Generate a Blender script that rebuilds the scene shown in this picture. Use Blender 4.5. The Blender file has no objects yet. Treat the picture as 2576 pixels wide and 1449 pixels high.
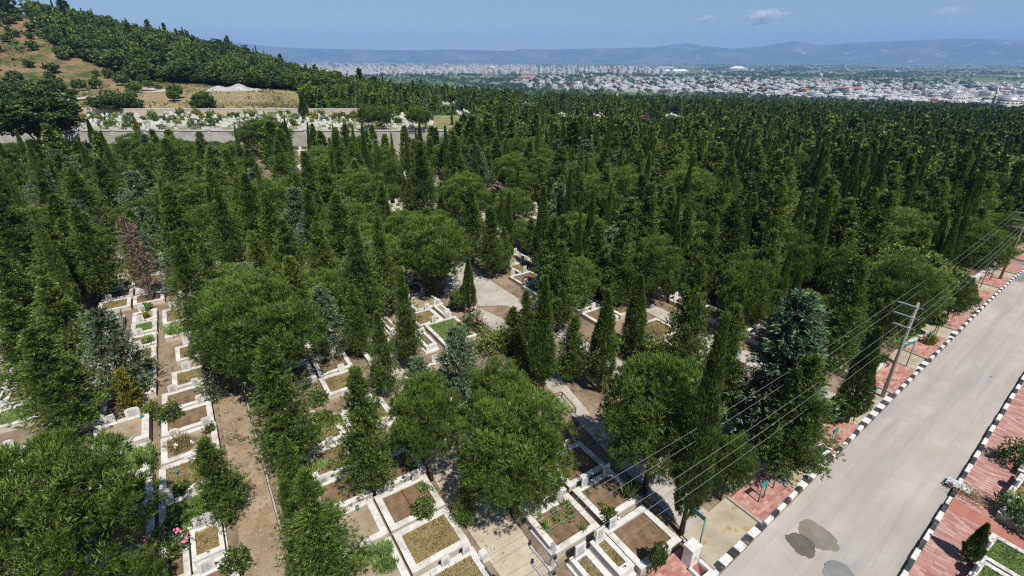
import bpy, math, random
import numpy as np
from mathutils import Vector
rng = np.random.default_rng(7)
random.seed(7)
R = math.radians
SC = bpy.context.scene
COL = SC.collection

# ------------------------------------------------------------------ frame of reference
# The drone hangs 20 m above the cemetery. u runs up the grave rows, v along the road.
EYE = 20.0
FOC, CXP, CYP = 1240.0, 1288.0, 724.5
TH = math.atan(576.5 / FOC)
ST, CT = math.sin(TH), math.cos(TH)
GA = R(33.5)
EU = (-math.sin(GA), math.cos(GA))
EV = (math.cos(GA), math.sin(GA))

def G(u, v):
    return (u * EU[0] + v * EV[0], u * EU[1] + v * EV[1])

def uv_of(X, Y):
    return (X * EU[0] + Y * EU[1], X * EV[0] + Y * EV[1])

def proj(X, Y, z):
    d = Y * CT + (EYE - z) * ST
    return (CXP + FOC * X / d, CYP + FOC * ((EYE - z) * CT - Y * ST) / d)

# ------------------------------------------------------------------ terrain
def pol(az, r, z):
    return (r * math.sin(R(az)), r * math.cos(R(az)), z)
CTRL = [(-183, 190, 9.5), (-146, 170, 9.0), (-219, 235, 24), (-198, 240, 25.5), (-181, 250, 19.5), (-161, 260, 14.2),
        (-143, 280, 10), (-123, 300, 5.4), (-254, 280, 41), (-197, 320, 25), (-179, 380, 19), (-175, 420, 7),
        (-233, 290, 35.5), (-215, 305, 29), (-320, 330, 46), (-330, 450, 8), (-240, 430, 12), (-280, 200, 22), (-300, 120, 14),
        (-130, 150, 7.0), (-100, 150, 7.0), (-60, 150, 7.0), (-120, 188, 9.4), (-90, 188, 9.4), (-70, 188, 8.4), (-75, 230, 7.5), (-110, 235, 9),
        (-130, 110, 2.8), (-90, 110, 2.6), (-50, 110, 2.2), (-150, 120, 4), (-20, 110, 0), (-80, 80, .8), (-120, 70, 2), (-40, 70, 0), (-200, 80, 6),
        pol(-10, 120, -.6), pol(-10, 200, -3), pol(-10, 300, -5), pol(-10, 420, -5), pol(-10, 620, -28),
        pol(-20, 200, 1), pol(-20, 300, 1), pol(-20, 420, 0), pol(-22, 620, -24),
        pol(15, 80, -.8), pol(15, 120, -2.6), pol(15, 200, -5.5), pol(15, 300, -9), pol(15, 450, -17), pol(15, 800, -42),
        pol(45, 90, -1.6), pol(45, 120, -3.6), pol(45, 210, -7), pol(45, 400, -14), pol(45, 650, -22),
        pol(70, 100, -2), pol(70, 250, -6), pol(70, 600, -20), pol(110, 200, 0), pol(180, 200, 4), pol(-110, 200, 8), pol(-150, 300, 8)]
CTRL += [pol(a, 52, 0) for a in range(0, 360, 20)] + [pol(a, 20, 0) for a in range(0, 360, 60)]
CTRL += [pol(a, 1300, -60) for a in range(-90, 91, 15)] + [pol(a, 900, 5) for a in range(110, 260, 30)] + [(-300, 700, -30), (-450, 500, 0)]
CP = np.array(CTRL, float)
_d = np.linalg.norm(CP[:, None, :2] - CP[None, :, :2], axis=2)
_n = len(CP)
_M = np.zeros((_n + 1, _n + 1)); _M[:_n, :_n] = _d + np.eye(_n) * -1.0; _M[:_n, _n] = 1; _M[_n, :_n] = 1
_W = np.linalg.solve(_M, np.concatenate([CP[:, 2], [0]]))

def hgt(X, Y):
    X = np.atleast_1d(np.asarray(X, float)); Y = np.atleast_1d(np.asarray(Y, float))
    out = np.empty(X.size); xf, yf = X.ravel(), Y.ravel()
    for i in range(0, X.size, 20000):
        q = np.stack([xf[i:i + 20000], yf[i:i + 20000]], 1)
        out[i:i + 20000] = np.linalg.norm(q[:, None] - CP[None, :, :2], axis=2) @ _W[:-1] + _W[-1]
    r = np.hypot(xf, yf)
    s = np.clip((r - 50) / 30, 0, 1); s = s * s * (3 - 2 * s)
    b = np.clip((r - 1000) / 500, 0, 1); b = b * b * (3 - 2 * b)
    h = out * s
    h = h * (1 - b) + (-60) * b
    return h.reshape(X.shape)

def h1(X, Y):
    return float(hgt(X, Y)[0])

# ------------------------------------------------------------------ materials
MATS = {}
def nodes(name):
    m = bpy.data.materials.new(name); m.use_nodes = True
    nt = m.node_tree; nt.nodes.clear()
    out = nt.nodes.new('ShaderNodeOutputMaterial')
    MATS[name] = m
    return m, nt, out

def N(nt, typ, **kw):
    n = nt.nodes.new(typ)
    for k, v in kw.items():
        if k.startswith('i_'):
            n.inputs[k[2:].replace('_', ' ')].default_value = v
        else:
            setattr(n, k, v)
    return n

def ramp(nt, src, stops):
    r = nt.nodes.new('ShaderNodeValToRGB'); e = r.color_ramp.elements
    while len(e) < len(stops): e.new(.5)
    for el, (p, c) in zip(e, stops):
        el.position = p; el.color = (*c, 1) if len(c) == 3 else c
    nt.links.new(src, r.inputs[0])
    return r.outputs[0]

def mixc(nt, fac, a, b, mode='MIX'):
    m = nt.nodes.new('ShaderNodeMix'); m.data_type = 'RGBA'; m.blend_type = mode
    for sock, val in ((m.inputs[0], fac), (m.inputs[6], a), (m.inputs[7], b)):
        if hasattr(val, 'node'): nt.links.new(val, sock)
        elif isinstance(val, (int, float)): sock.default_value = val
        else: sock.default_value = (*val, 1)
    return m.outputs[2]

def noise(nt, vec, scale, detail=4, rough=.55, out='Fac', dist=0.0):
    n = N(nt, 'ShaderNodeTexNoise'); n.inputs['Scale'].default_value = scale; n.inputs['Detail'].default_value = detail
    n.inputs['Roughness'].default_value = rough; n.inputs['Distortion'].default_value = dist
    nt.links.new(vec, n.inputs['Vector'])
    return n.outputs[out]

def surface(name, stops, scale=.6, detail=6, rough=.9, speck=None, bump=.0, bscale=8.0, coord='obj', extra=None, spec=.2):
    """A mottled surface: broad noise through a ramp, plus optional fine specks."""
    m, nt, out = nodes(name)
    if coord == 'obj':
        vec = N(nt, 'ShaderNodeTexCoord').outputs['Object']
    else:
        vec = N(nt, 'ShaderNodeNewGeometry').outputs['Position']
    c = ramp(nt, noise(nt, vec, scale, detail, .62), stops)
    if speck:
        for sc, thr, col in speck:
            f = ramp(nt, noise(nt, vec, sc, 3, .6), [(thr, (0, 0, 0)), (min(1, thr + .07), (1, 1, 1))])
            c = mixc(nt, f, c, col)
    if extra: c = extra(nt, vec, c)
    b = N(nt, 'ShaderNodeBsdfPrincipled'); b.inputs['Roughness'].default_value = rough
    b.inputs['Specular IOR Level'].default_value = spec
    nt.links.new(c, b.inputs['Base Color'])
    if bump:
        bp = N(nt, 'ShaderNodeBump'); bp.inputs['Strength'].default_value = bump; bp.inputs['Distance'].default_value = .05
        nt.links.new(noise(nt, vec, bscale, 5, .65), bp.inputs['Height']); nt.links.new(bp.outputs[0], b.inputs['Normal'])
    nt.links.new(b.outputs[0], out.inputs[0])
    return m

def plain(name, col, rough=.6, var=.12, scale=3.0, metal=0.0):
    lo = tuple(c * (1 - var) for c in col); hi = tuple(min(1, c * (1 + var)) for c in col)
    m = surface(name, [(.3, lo), (.7, hi)], scale, 5, rough)
    m.node_tree.nodes['Principled BSDF'].inputs['Metallic'].default_value = metal
    return m

def foliage(name, dark, mid, light, trans=.2, nscale=.9, hue=None):
    """Leaf material: clump-scale and leaf-scale variation, a per-tree tint read from the tree's own property."""
    m, nt, out = nodes(name)
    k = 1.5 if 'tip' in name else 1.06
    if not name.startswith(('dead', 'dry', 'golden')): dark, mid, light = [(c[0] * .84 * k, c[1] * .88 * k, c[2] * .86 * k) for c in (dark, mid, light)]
    geo = N(nt, 'ShaderNodeNewGeometry').outputs['Position']
    n1 = noise(nt, geo, nscale, 3, .6)
    n2 = noise(nt, geo, nscale * 7, 2, .6)
    mm = N(nt, 'ShaderNodeMath', operation='MULTIPLY_ADD'); nt.links.new(n2, mm.inputs[0]); mm.inputs[1].default_value = .45
    ms = N(nt, 'ShaderNodeMath', operation='MULTIPLY'); nt.links.new(n1, ms.inputs[0]); ms.inputs[1].default_value = .55
    nt.links.new(ms.outputs[0], mm.inputs[2])
    c = ramp(nt, mm.outputs[0], [(.37, dark), (.5, mid), (.63, light)])
    at = N(nt, 'ShaderNodeAttribute', attribute_type='OBJECT', attribute_name='tint')
    at2 = N(nt, 'ShaderNodeAttribute', attribute_type='GEOMETRY', attribute_name='tint')
    ad = N(nt, 'ShaderNodeMath', operation='ADD'); nt.links.new(at.outputs['Fac'], ad.inputs[0]); nt.links.new(at2.outputs['Fac'], ad.inputs[1])
    hv = N(nt, 'ShaderNodeHueSaturation')
    mr = N(nt, 'ShaderNodeMapRange'); mr.inputs['From Min'].default_value = -1; mr.inputs['From Max'].default_value = 1
    mr.inputs['To Min'].default_value = .55; mr.inputs['To Max'].default_value = 1.5
    nt.links.new(ad.outputs[0], mr.inputs['Value']); nt.links.new(mr.outputs[0], hv.inputs['Value'])
    mh = N(nt, 'ShaderNodeMapRange'); mh.inputs['From Min'].default_value = -1; mh.inputs['From Max'].default_value = 1
    mh.inputs['To Min'].default_value = .525; mh.inputs['To Max'].default_value = .48
    nt.links.new(ad.outputs[0], mh.inputs['Value']); nt.links.new(mh.outputs[0], hv.inputs['Hue'])
    nt.links.new(c, hv.inputs['Color'])
    d = N(nt, 'ShaderNodeBsdfPrincipled'); d.inputs['Roughness'].default_value = .55; d.inputs['Specular IOR Level'].default_value = .25
    t = N(nt, 'ShaderNodeBsdfTranslucent')
    nt.links.new(hv.outputs[0], d.inputs['Base Color']); nt.links.new(hv.outputs[0], t.inputs['Color'])
    mx = N(nt, 'ShaderNodeMixShader'); mx.inputs[0].default_value = trans
    nt.links.new(d.outputs[0], mx.inputs[1]); nt.links.new(t.outputs[0], mx.inputs[2]); nt.links.new(mx.outputs[0], out.inputs[0])
    return m

FOL = {
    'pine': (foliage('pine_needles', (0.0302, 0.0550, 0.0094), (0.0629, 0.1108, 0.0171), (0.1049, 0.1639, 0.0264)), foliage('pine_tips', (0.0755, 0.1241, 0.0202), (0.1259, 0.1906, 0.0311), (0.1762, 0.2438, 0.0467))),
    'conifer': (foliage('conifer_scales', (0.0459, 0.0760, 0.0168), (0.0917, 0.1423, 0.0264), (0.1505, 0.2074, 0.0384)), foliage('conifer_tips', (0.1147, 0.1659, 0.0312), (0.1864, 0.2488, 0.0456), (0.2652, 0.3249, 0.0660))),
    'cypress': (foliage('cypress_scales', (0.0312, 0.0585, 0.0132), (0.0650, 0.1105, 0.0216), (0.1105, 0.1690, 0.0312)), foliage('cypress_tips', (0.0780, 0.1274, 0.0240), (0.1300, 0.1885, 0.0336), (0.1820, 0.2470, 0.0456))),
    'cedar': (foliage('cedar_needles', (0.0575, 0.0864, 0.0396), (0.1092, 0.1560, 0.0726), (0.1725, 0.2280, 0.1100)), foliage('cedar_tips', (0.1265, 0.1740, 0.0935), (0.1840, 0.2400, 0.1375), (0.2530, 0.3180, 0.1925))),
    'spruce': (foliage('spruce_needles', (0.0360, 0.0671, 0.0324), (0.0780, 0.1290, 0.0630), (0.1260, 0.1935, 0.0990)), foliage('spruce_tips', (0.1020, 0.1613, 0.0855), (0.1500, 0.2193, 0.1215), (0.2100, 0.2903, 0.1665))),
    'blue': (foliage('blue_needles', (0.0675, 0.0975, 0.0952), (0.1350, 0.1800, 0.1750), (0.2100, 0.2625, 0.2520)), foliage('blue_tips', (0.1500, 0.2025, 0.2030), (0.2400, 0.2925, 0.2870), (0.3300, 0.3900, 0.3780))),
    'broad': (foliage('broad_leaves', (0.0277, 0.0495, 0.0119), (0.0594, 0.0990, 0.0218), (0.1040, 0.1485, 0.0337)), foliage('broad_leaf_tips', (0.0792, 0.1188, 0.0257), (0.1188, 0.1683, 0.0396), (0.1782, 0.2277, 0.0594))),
    'golden': (foliage('golden_leaves', (.09, .10, .015), (.17, .17, .022), (.27, .25, .035)), foliage('golden_tips', (.2, .19, .025), (.28, .26, .035), (.36, .33, .05))),
    'dead': (foliage('dead_needles', (.16, .10, .065), (.26, .165, .105), (.36, .24, .16)), foliage('dead_tips', (.22, .135, .085), (.32, .205, .13), (.42, .29, .2))),
    'grassy': (foliage('blade_leaves', (0.0875, 0.1375, 0.0375), (0.1500, 0.2250, 0.0625), (0.2375, 0.3125, 0.1000)), foliage('blade_tips', (0.1375, 0.2000, 0.0562), (0.2250, 0.3000, 0.0938), (0.3250, 0.3875, 0.1375))),
    'dry': (foliage('dry_stalks', (.16, .12, .05), (.25, .2, .09), (.36, .3, .15)), foliage('dry_tips', (.2, .15, .07), (.3, .24, .12), (.4, .34, .18))),
}
BARK = surface('bark', [(.3, (.05, .036, .026)), (.7, (.13, .098, .07))], 6, 6, .95, bump=.4, bscale=14)
BARKG = surface('grey_bark', [(.3, (.11, .095, .08)), (.7, (.24, .21, .18))], 6, 6, .95)
PINK = plain('pink_petals', (.72, .19, .27), .7, .25, 9)
REDP = plain('red_petals', (.42, .14, .10), .7, .25, 9)
WHITEP = plain('white_petals', (.8, .78, .72), .7, .1, 9)

MARBLE = surface('white_marble', [(.25, (.47, .445, .40)), (.5, (.67, .65, .605)), (.75, (.75, .735, .70))], 2.6, 8, .55,
                 speck=[(5.0, .66, (.42, .38, .31))], spec=.35)
CAPST = surface('weathered_marble_cap', [(.3, (.36, .32, .26)), (.47, (.58, .555, .51)), (.7, (.74, .725, .69))], 1.7, 10, .6,
                speck=[(9.0, .61, (.38, .335, .27)), (3.2, .66, (.30, .27, .22))], spec=.3)
CREAM = surface('cream_stone', [(.3, (.42, .37, .29)), (.7, (.60, .54, .44))], 1.6, 7, .8, speck=[(7, .66, (.30, .26, .2))])
INK = plain('inscription_ink', (.16, .16, .17), .7, .1)
SOIL = surface('brown_soil', [(.3, (.12, .073, .042)), (.5, (.185, .12, .07)), (.7, (.27, .19, .115))], 2.2, 10, 1,
               speck=[(14, .66, (.42, .34, .25)), (20, .7, (.075, .05, .034))], bump=.6, bscale=14)
SAND = surface('sandy_soil', [(.3, (.25, .19, .125)), (.5, (.32, .25, .17)), (.7, (.39, .315, .225))], 1.6, 10, 1,
               speck=[(18, .67, (.54, .47, .37)), (9, .69, (.24, .18, .12))], bump=.6, bscale=12)
DRYG = surface('dry_grass_soil', [(.25, (.17, .125, .05)), (.5, (.27, .205, .085)), (.75, (.30, .20, .12))], 2.4, 10, 1,
               speck=[(22, .6, (.38, .31, .16)), (12, .68, (.13, .09, .05))], bump=.7, bscale=20)
GREENG = surface('green_grass', [(.3, (.06, .10, .022)), (.5, (.105, .155, .035)), (.7, (.20, .22, .07))], 2.5, 10, 1,
                 speck=[(25, .63, (.16, .21, .05))], bump=.7, bscale=24)
SOILS = {'soil': SOIL, 'sand': SAND, 'dry': DRYG, 'green': GREENG}
def litter(nt, vec, c):
    f = ramp(nt, noise(nt, vec, .35, 5, .6), [(.45, (0, 0, 0)), (.6, (1, 1, 1))])
    return mixc(nt, f, c, (.30, .225, .155))
GROUND = surface('earth_ground', [(.3, (.13, .09, .06)), (.5, (.20, .145, .10)), (.7, (.28, .215, .15))], 1.3, 10, 1,
                 speck=[(11, .66, (.40, .33, .25)), (17, .68, (.09, .06, .04))], bump=.6, bscale=9, coord='geo', extra=litter)
SANDPATH = surface('sandy_path', [(.3, (.36, .295, .21)), (.5, (.46, .39, .29)), (.7, (.54, .475, .37))], .9, 10, 1,
                   speck=[(24, .66, (.68, .63, .54)), (15, .68, (.33, .27, .2))], bump=.4, bscale=14, coord='geo')
DIRTPATH = surface('dirt_path', [(.3, (.235, .165, .10)), (.5, (.305, .222, .14)), (.7, (.37, .285, .19))], .8, 10, 1,
                   speck=[(9, .67, (.46, .38, .28)), (6, .68, (.20, .14, .085))], bump=.9, bscale=5, coord='geo')
CONC = surface('concrete_path', [(.3, (.33, .30, .255)), (.5, (.42, .385, .33)), (.7, (.50, .46, .40))], .55, 10, .95,
               speck=[(2.2, .62, (.34, .27, .18)), (20, .7, (.3, .27, .22))], bump=.15, bscale=12, coord='geo')
SLAB = surface('stained_slab', [(.3, (.30, .25, .175)), (.5, (.40, .345, .255)), (.7, (.50, .45, .36))], .7, 10, .95,
               speck=[(1.4, .58, (.36, .255, .13)), (16, .7, (.58, .54, .46))], bump=.15, bscale=10, coord='geo')
def tyre(nt, vec, c):
    mp = N(nt, 'ShaderNodeMapping', vector_type='TEXTURE'); mp.inputs['Rotation'].default_value = (0, 0, GA + R(3.7)); mp.inputs['Scale'].default_value = (16, 1.0, 1)
    nt.links.new(vec, mp.inputs['Vector'])
    f = ramp(nt, noise(nt, mp.outputs[0], 1.3, 6, .6), [(.42, (0, 0, 0)), (.64, (.8, .8, .8))])
    c = mixc(nt, f, c, (.31, .292, .275))
    f = ramp(nt, noise(nt, vec, .9, 8, .7), [(.5, (0, 0, 0)), (.72, (.55, .55, .55))])
    c = mixc(nt, f, c, (.36, .325, .28))
    cr = N(nt, 'ShaderNodeTexVoronoi', feature='DISTANCE_TO_EDGE'); cr.inputs['Scale'].default_value = .22
    wv = mixc(nt, .12, vec, noise(nt, vec, 1.2, 4, .6, 'Color')); nt.links.new(wv, cr.inputs['Vector'])
    f = ramp(nt, cr.outputs['Distance'], [(.0012, (.3, .3, .3)), (.003, (0, 0, 0))])
    c = mixc(nt, f, c, (.22, .20, .18))
    v = N(nt, 'ShaderNodeTexVoronoi'); v.inputs['Scale'].default_value = .42; nt.links.new(vec, v.inputs['Vector'])
    f = ramp(nt, v.outputs['Distance'], [(.035, (1, 1, 1)), (.055, (0, 0, 0))])
    return mixc(nt, f, c, (.16, .15, .14))
ASPH = surface('worn_asphalt', [(.3, (.36, .322, .275)), (.5, (.41, .372, .325)), (.7, (.455, .425, .385))], .35, 10, .95,
               speck=[(28, .68, (.36, .335, .30)), (30, .7, (.55, .52, .48))], bump=.1, bscale=30, coord='geo', extra=tyre)
WET = surface('wet_asphalt', [(.3, (.085, .075, .065)), (.7, (.16, .145, .125))], 1.2, 10, .6, speck=[(26, .64, (.27, .245, .215))], coord='geo')
PATCH = surface('asphalt_patch', [(.3, (.17, .17, .17)), (.7, (.25, .25, .245))], 1.2, 10, .8, speck=[(26, .64, (.3, .29, .28))], coord='geo')
KW = surface('kerb_white', [(.3, (.58, .57, .54)), (.7, (.78, .77, .75))], 2.5, 8, .7, speck=[(6, .59, (.42, .395, .35)), (15, .66, (.25, .24, .22))], coord='geo')
KB = surface('kerb_black', [(.3, (.025, .026, .03)), (.7, (.07, .07, .072))], 2.5, 8, .7, speck=[(6, .58, (.19, .18, .165))], coord='geo')
KG = surface('kerb_grey', [(.3, (.30, .28, .25)), (.7, (.42, .39, .35))], 2.5, 8, .9, coord='geo')

def pavers(name, rot, w, h, cols, mortar, along):
    m, nt, out = nodes(name)
    vec = N(nt, 'ShaderNodeNewGeometry').outputs['Position']
    mp = N(nt, 'ShaderNodeMapping'); mp.inputs['Rotation'].default_value = (0, 0, rot); nt.links.new(vec, mp.inputs['Vector'])
    br = N(nt, 'ShaderNodeTexBrick'); nt.links.new(mp.outputs[0], br.inputs['Vector'])
    br.inputs['Scale'].default_value = 1; br.inputs['Brick Width'].default_value = w; br.inputs['Row Height'].default_value = h
    br.inputs['Mortar Size'].default_value = .008; br.inputs['Bias'].default_value = 0
    br.inputs['Color1'].default_value = (0, 0, 0, 1); br.inputs['Color2'].default_value = (1, 1, 1, 1); br.inputs['Mortar'].default_value = (.5, .5, .5, 1)
    c = ramp(nt, br.outputs['Color'], cols)
    c = mixc(nt, br.outputs['Fac'], c, mortar)
    f = ramp(nt, noise(nt, vec, 1.1, 8, .65), [(.42, (0, 0, 0)), (.75, (.75, .75, .75))])
    c = mixc(nt, f, c, (.40, .275, .215))
    b = N(nt, 'ShaderNodeBsdfPrincipled'); b.inputs['Roughness'].default_value = .85; nt.links.new(c, b.inputs['Base Color'])
    nt.links.new(b.outputs[0], out.inputs[0])
    return m
REDC = [(0, (.29, .10, .08)), (.4, (.40, .15, .125)), (.7, (.46, .20, .165)), (1, (.53, .31, .25))]
PAVE = pavers('red_pavers', -GA, .32, .16, REDC, (.30, .21, .165), True)
BRICKP = pavers('red_brick_paving', -GA + R(90), .42, .11, [(0, (.27, .11, .10)), (.4, (.38, .165, .145)), (.75, (.46, .23, .20)), (1, (.56, .38, .31))], (.27, .17, .14), False)
PLAINR = surface('red_concrete', [(.3, (.33, .13, .10)), (.7, (.43, .19, .14))], 1.2, 9, .9, speck=[(14, .68, (.5, .3, .22))], coord='geo')
TURQ = plain('turquoise_paint', (.03, .20, .20), .45, .2)
GRNP = plain('green_pole_paint', (.10, .24, .18), .5, .2)
GREENRAIL = plain('bright_green_rail', (.02, .22, .10), .5, .2)
POLEC = surface('pole_concrete', [(.3, (.22, .205, .18)), (.7, (.33, .31, .275))], 1.5, 8, .85)
POLEW = surface('pole_wood', [(.3, (.17, .125, .085)), (.7, (.27, .21, .15))], 3, 8, .85)
STEEL = plain('galvanised_steel', (.42, .42, .42), .5, .15)
WIREM = plain('aluminium_wire', (.26, .26, .26), .5, .1)
CERAM = plain('dark_insulator', (.035, .03, .028), .35, .2)
RUST = plain('rusty_red_iron', (.23, .075, .045), .8, .3)
PLASTIC = plain('white_plastic_bag', (.62, .64, .68), .4, .2, 7)
DARKHOLE = plain('dark_opening', (.03, .03, .03), .9, .2)
WALLC = surface('terrace_wall_render', [(.3, (.33, .30, .26)), (.7, (.54, .51, .46))], .5, 8, .9, coord='geo')
PINKW = surface('pink_wall_render', [(.3, (.47, .37, .30)), (.7, (.58, .48, .40))], .3, 8, .9, coord='geo')
TERR = surface('terrace_soil', [(.3, (.10, .12, .035)), (.5, (.20, .19, .07)), (.7, (.34, .29, .19))], .35, 8, 1, coord='geo')
RUBBLE = surface('white_rubble', [(.3, (.26, .245, .22)), (.7, (.50, .48, .44))], .7, 10, 1, bump=1, bscale=2, coord='geo')
GROAD = surface('gravel_road', [(.3, (.38, .34, .29)), (.7, (.5, .46, .40))], .2, 8, 1, coord='geo')

# ------------------------------------------------------------------ mesh helpers
def mesh_np(name, verts, faces4, mats, midx=None, tris=None, attr=None):
    me = bpy.data.meshes.new(name)
    verts = np.asarray(verts, np.float32)
    f4 = np.asarray(faces4, np.int32).reshape(-1, 4)
    nl = f4.size
    me.vertices.add(len(verts)); me.vertices.foreach_set('co', verts.ravel())
    me.loops.add(nl); me.loops.foreach_set('vertex_index', f4.ravel())
    me.polygons.add(len(f4)); me.polygons.foreach_set('loop_start', np.arange(0, nl, 4, dtype=np.int32))
    try: me.polygons.foreach_set('loop_total', np.full(len(f4), 4, np.int32))
    except Exception: pass
    for m in mats: me.materials.append(m)
    if midx is not None: me.polygons.foreach_set('material_index', np.asarray(midx, np.int32))
    if attr is not None:
        a = me.attributes.new('tint', 'FLOAT', 'POINT'); a.data.foreach_set('value', np.asarray(attr, np.float32))
    me.update(calc_edges=True)
    return me

class MB:
    """Collects boxes, tubes and faces with a material each; build() links them as ONE mesh object."""
    def __init__(s): s.v = []; s.f = []; s.m = []; s.mats = []; s.smooth = []
    def mi(s, m):
        if m not in s.mats: s.mats.append(m)
        return s.mats.index(m)
    def face(s, pts, m, sm=False):
        b = len(s.v); s.v += [tuple(p) for p in pts]; s.f.append(tuple(range(b, b + len(pts)))); s.m.append(s.mi(m)); s.smooth.append(sm)
    def box(s, x0, x1, y0, y1, z0, z1, m, top=None, tf=None):
        P = [(x0, y0, z0), (x1, y0, z0), (x1, y1, z0), (x0, y1, z0), (x0, y0, z1), (x1, y0, z1), (x1, y1, z1), (x0, y1, z1)]
        if tf: P = [tf(p) for p in P]
        b = len(s.v); s.v += P
        for k, q in enumerate([(0, 3, 2, 1), (4, 5, 6, 7), (0, 1, 5, 4), (1, 2, 6, 5), (2, 3, 7, 6), (3, 0, 4, 7)]):
            s.f.append(tuple(b + i for i in q)); s.m.append(s.mi(top if (top and k == 1) else m)); s.smooth.append(False)
    def tube(s, pts, rad, m, n=8, caps=True):
        pts = [Vector(p) for p in pts]
        if not hasattr(rad, '__len__'): rad = [rad] * len(pts)
        rings = []
        for i, p in enumerate(pts):
            d = (pts[min(i + 1, len(pts) - 1)] - pts[max(i - 1, 0)]).normalized()
            a = d.orthogonal().normalized() if abs(d.z) < .9 else Vector((1, 0, 0)) - d * d.x
            a.normalize(); b = d.cross(a)
            ring = []
            for k in range(n):
                t = 2 * math.pi * k / n
                ring.append(len(s.v)); s.v.append(tuple(p + (a * math.cos(t) + b * math.sin(t)) * rad[i]))
            rings.append(ring)
        for r0, r1 in zip(rings, rings[1:]):
            for k in range(n):
                s.f.append((r0[k], r0[(k + 1) % n], r1[(k + 1) % n], r1[k])); s.m.append(s.mi(m)); s.smooth.append(True)
        if caps:
            s.f.append(tuple(reversed(rings[0]))); s.m.append(s.mi(m)); s.smooth.append(False)
            s.f.append(tuple(rings[-1])); s.m.append(s.mi(m)); s.smooth.append(False)
    def prism(s, poly, y0, y1, m, axis='y'):
        """Extrude a closed outline given in (x, z) along y."""
        n = len(poly); b = len(s.v)
        for y in (y0, y1): s.v += [(x, y, z) for x, z in poly]
        s.f.append(tuple(b + i for i in range(n))); s.f.append(tuple(b + n + i for i in reversed(range(n)))); s.m += [s.mi(m)] * 2; s.smooth += [False] * 2
        for i in range(n):
            j = (i + 1) % n; s.f.append((b + j, b + i, b + n + i, b + n + j)); s.m.append(s.mi(m)); s.smooth.append(False)
    def ball(s, c, r, m, nu=10, nv=6, sq=(1, 1, 1), zmin=-1):
        b = len(s.v)
        for j in range(nv + 1):
            t = -math.pi / 2 + math.pi * j / nv
            for i in range(nu):
                a = 2 * math.pi * i / nu
                s.v.append((c[0] + r * sq[0] * math.cos(t) * math.cos(a), c[1] + r * sq[1] * math.cos(t) * math.sin(a), c[2] + r * sq[2] * max(zmin, math.sin(t))))
        for j in range(nv):
            for i in range(nu):
                s.f.append((b + j * nu + i, b + j * nu + (i + 1) % nu, b + (j + 1) * nu + (i + 1) % nu, b + (j + 1) * nu + i)); s.m.append(s.mi(m)); s.smooth.append(True)
    def mesh(s, name):
        me = bpy.data.meshes.new(name); me.from_pydata(s.v, [], s.f)
        for m in s.mats: me.materials.append(m)
        me.polygons.foreach_set('material_index', s.m); me.polygons.foreach_set('use_smooth', s.smooth); me.update()
        return me

def link(name, me, parent=None, loc=(0, 0, 0), rz=0, scale=(1, 1, 1)):
    o = bpy.data.objects.new(name, me); COL.objects.link(o)
    o.location = loc; o.rotation_euler = (0, 0, rz); o.scale = scale
    if parent: o.parent = parent
    return o

def tag(o, label, cat, group=None, kind=None):
    o['label'] = label; o['category'] = cat
    if group: o['group'] = group
    if kind: o['kind'] = kind
    return o

def struct(name, me, kind='structure', label=None):
    o = link(name, me); o['kind'] = kind
    if label: o['label'] = label
    return o

def empty(name, loc, rz=0, scale=(1, 1, 1)):
    o = bpy.data.objects.new(name, None); COL.objects.link(o); o.empty_display_size = .3
    o.location = loc; o.rotation_euler = (0, 0, rz); o.scale = scale
    return o

def norm(a):
    return a / np.maximum(np.linalg.norm(a, axis=-1, keepdims=True), 1e-9)

# ------------------------------------------------------------------ foliage generators
def blades(P, D, L, W, r):
    D = norm(D); S = norm(np.cross(D, r.normal(size=D.shape)))
    L = np.asarray(L)[:, None]; W = np.asarray(W)[:, None]
    v = np.stack([P, P + D * L * .5 + S * W * .5, P + D * L, P + D * L * .5 - S * W * .5], 1)
    return v.reshape(-1, 3)

def randdir(r, n):
    return norm(r.normal(size=(n, 3)))

class Crown:
    def __init__(s): s.V = []; s.M = []
    def add(s, P, D, L, W, mi, r):
        s.V.append(blades(P, D, L, W, r)); s.M.append(np.asarray(mi) if hasattr(mi, '__len__') else np.full(len(P), mi))
    def verts(s): return np.concatenate(s.V)
    def fit(s, W):
        """Scale the crown sideways until its outline is W wide."""
        V = s.verts(); k = W / 2 / np.percentile(np.hypot(V[:, 0], V[:, 1]), 97.5)
        for v in s.V: v[:, :2] *= k
        return s
    def mesh(s, name, mats):
        V = s.verts(); M = np.concatenate(s.M)
        return mesh_np(name, V, np.arange(len(V)).reshape(-1, 4), mats, M)

def tufts(c, r, P, axis, k, L, W, spread, tipfrac):
    """k blades fanned round each tuft axis."""
    n = len(P)
    PP = np.repeat(P, k, 0) + r.normal(size=(n * k, 3)) * .04
    D = np.repeat(norm(axis), k, 0) + r.normal(size=(n * k, 3)) * spread
    tf = np.repeat(np.asarray(tipfrac) if hasattr(tipfrac, '__len__') else np.full(n, tipfrac), k)
    mi = (r.random(n * k) < tf).astype(int)
    c.add(PP, D, L * r.uniform(.7, 1.3, n * k), W * r.uniform(.7, 1.3, n * k), mi, r)

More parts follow.
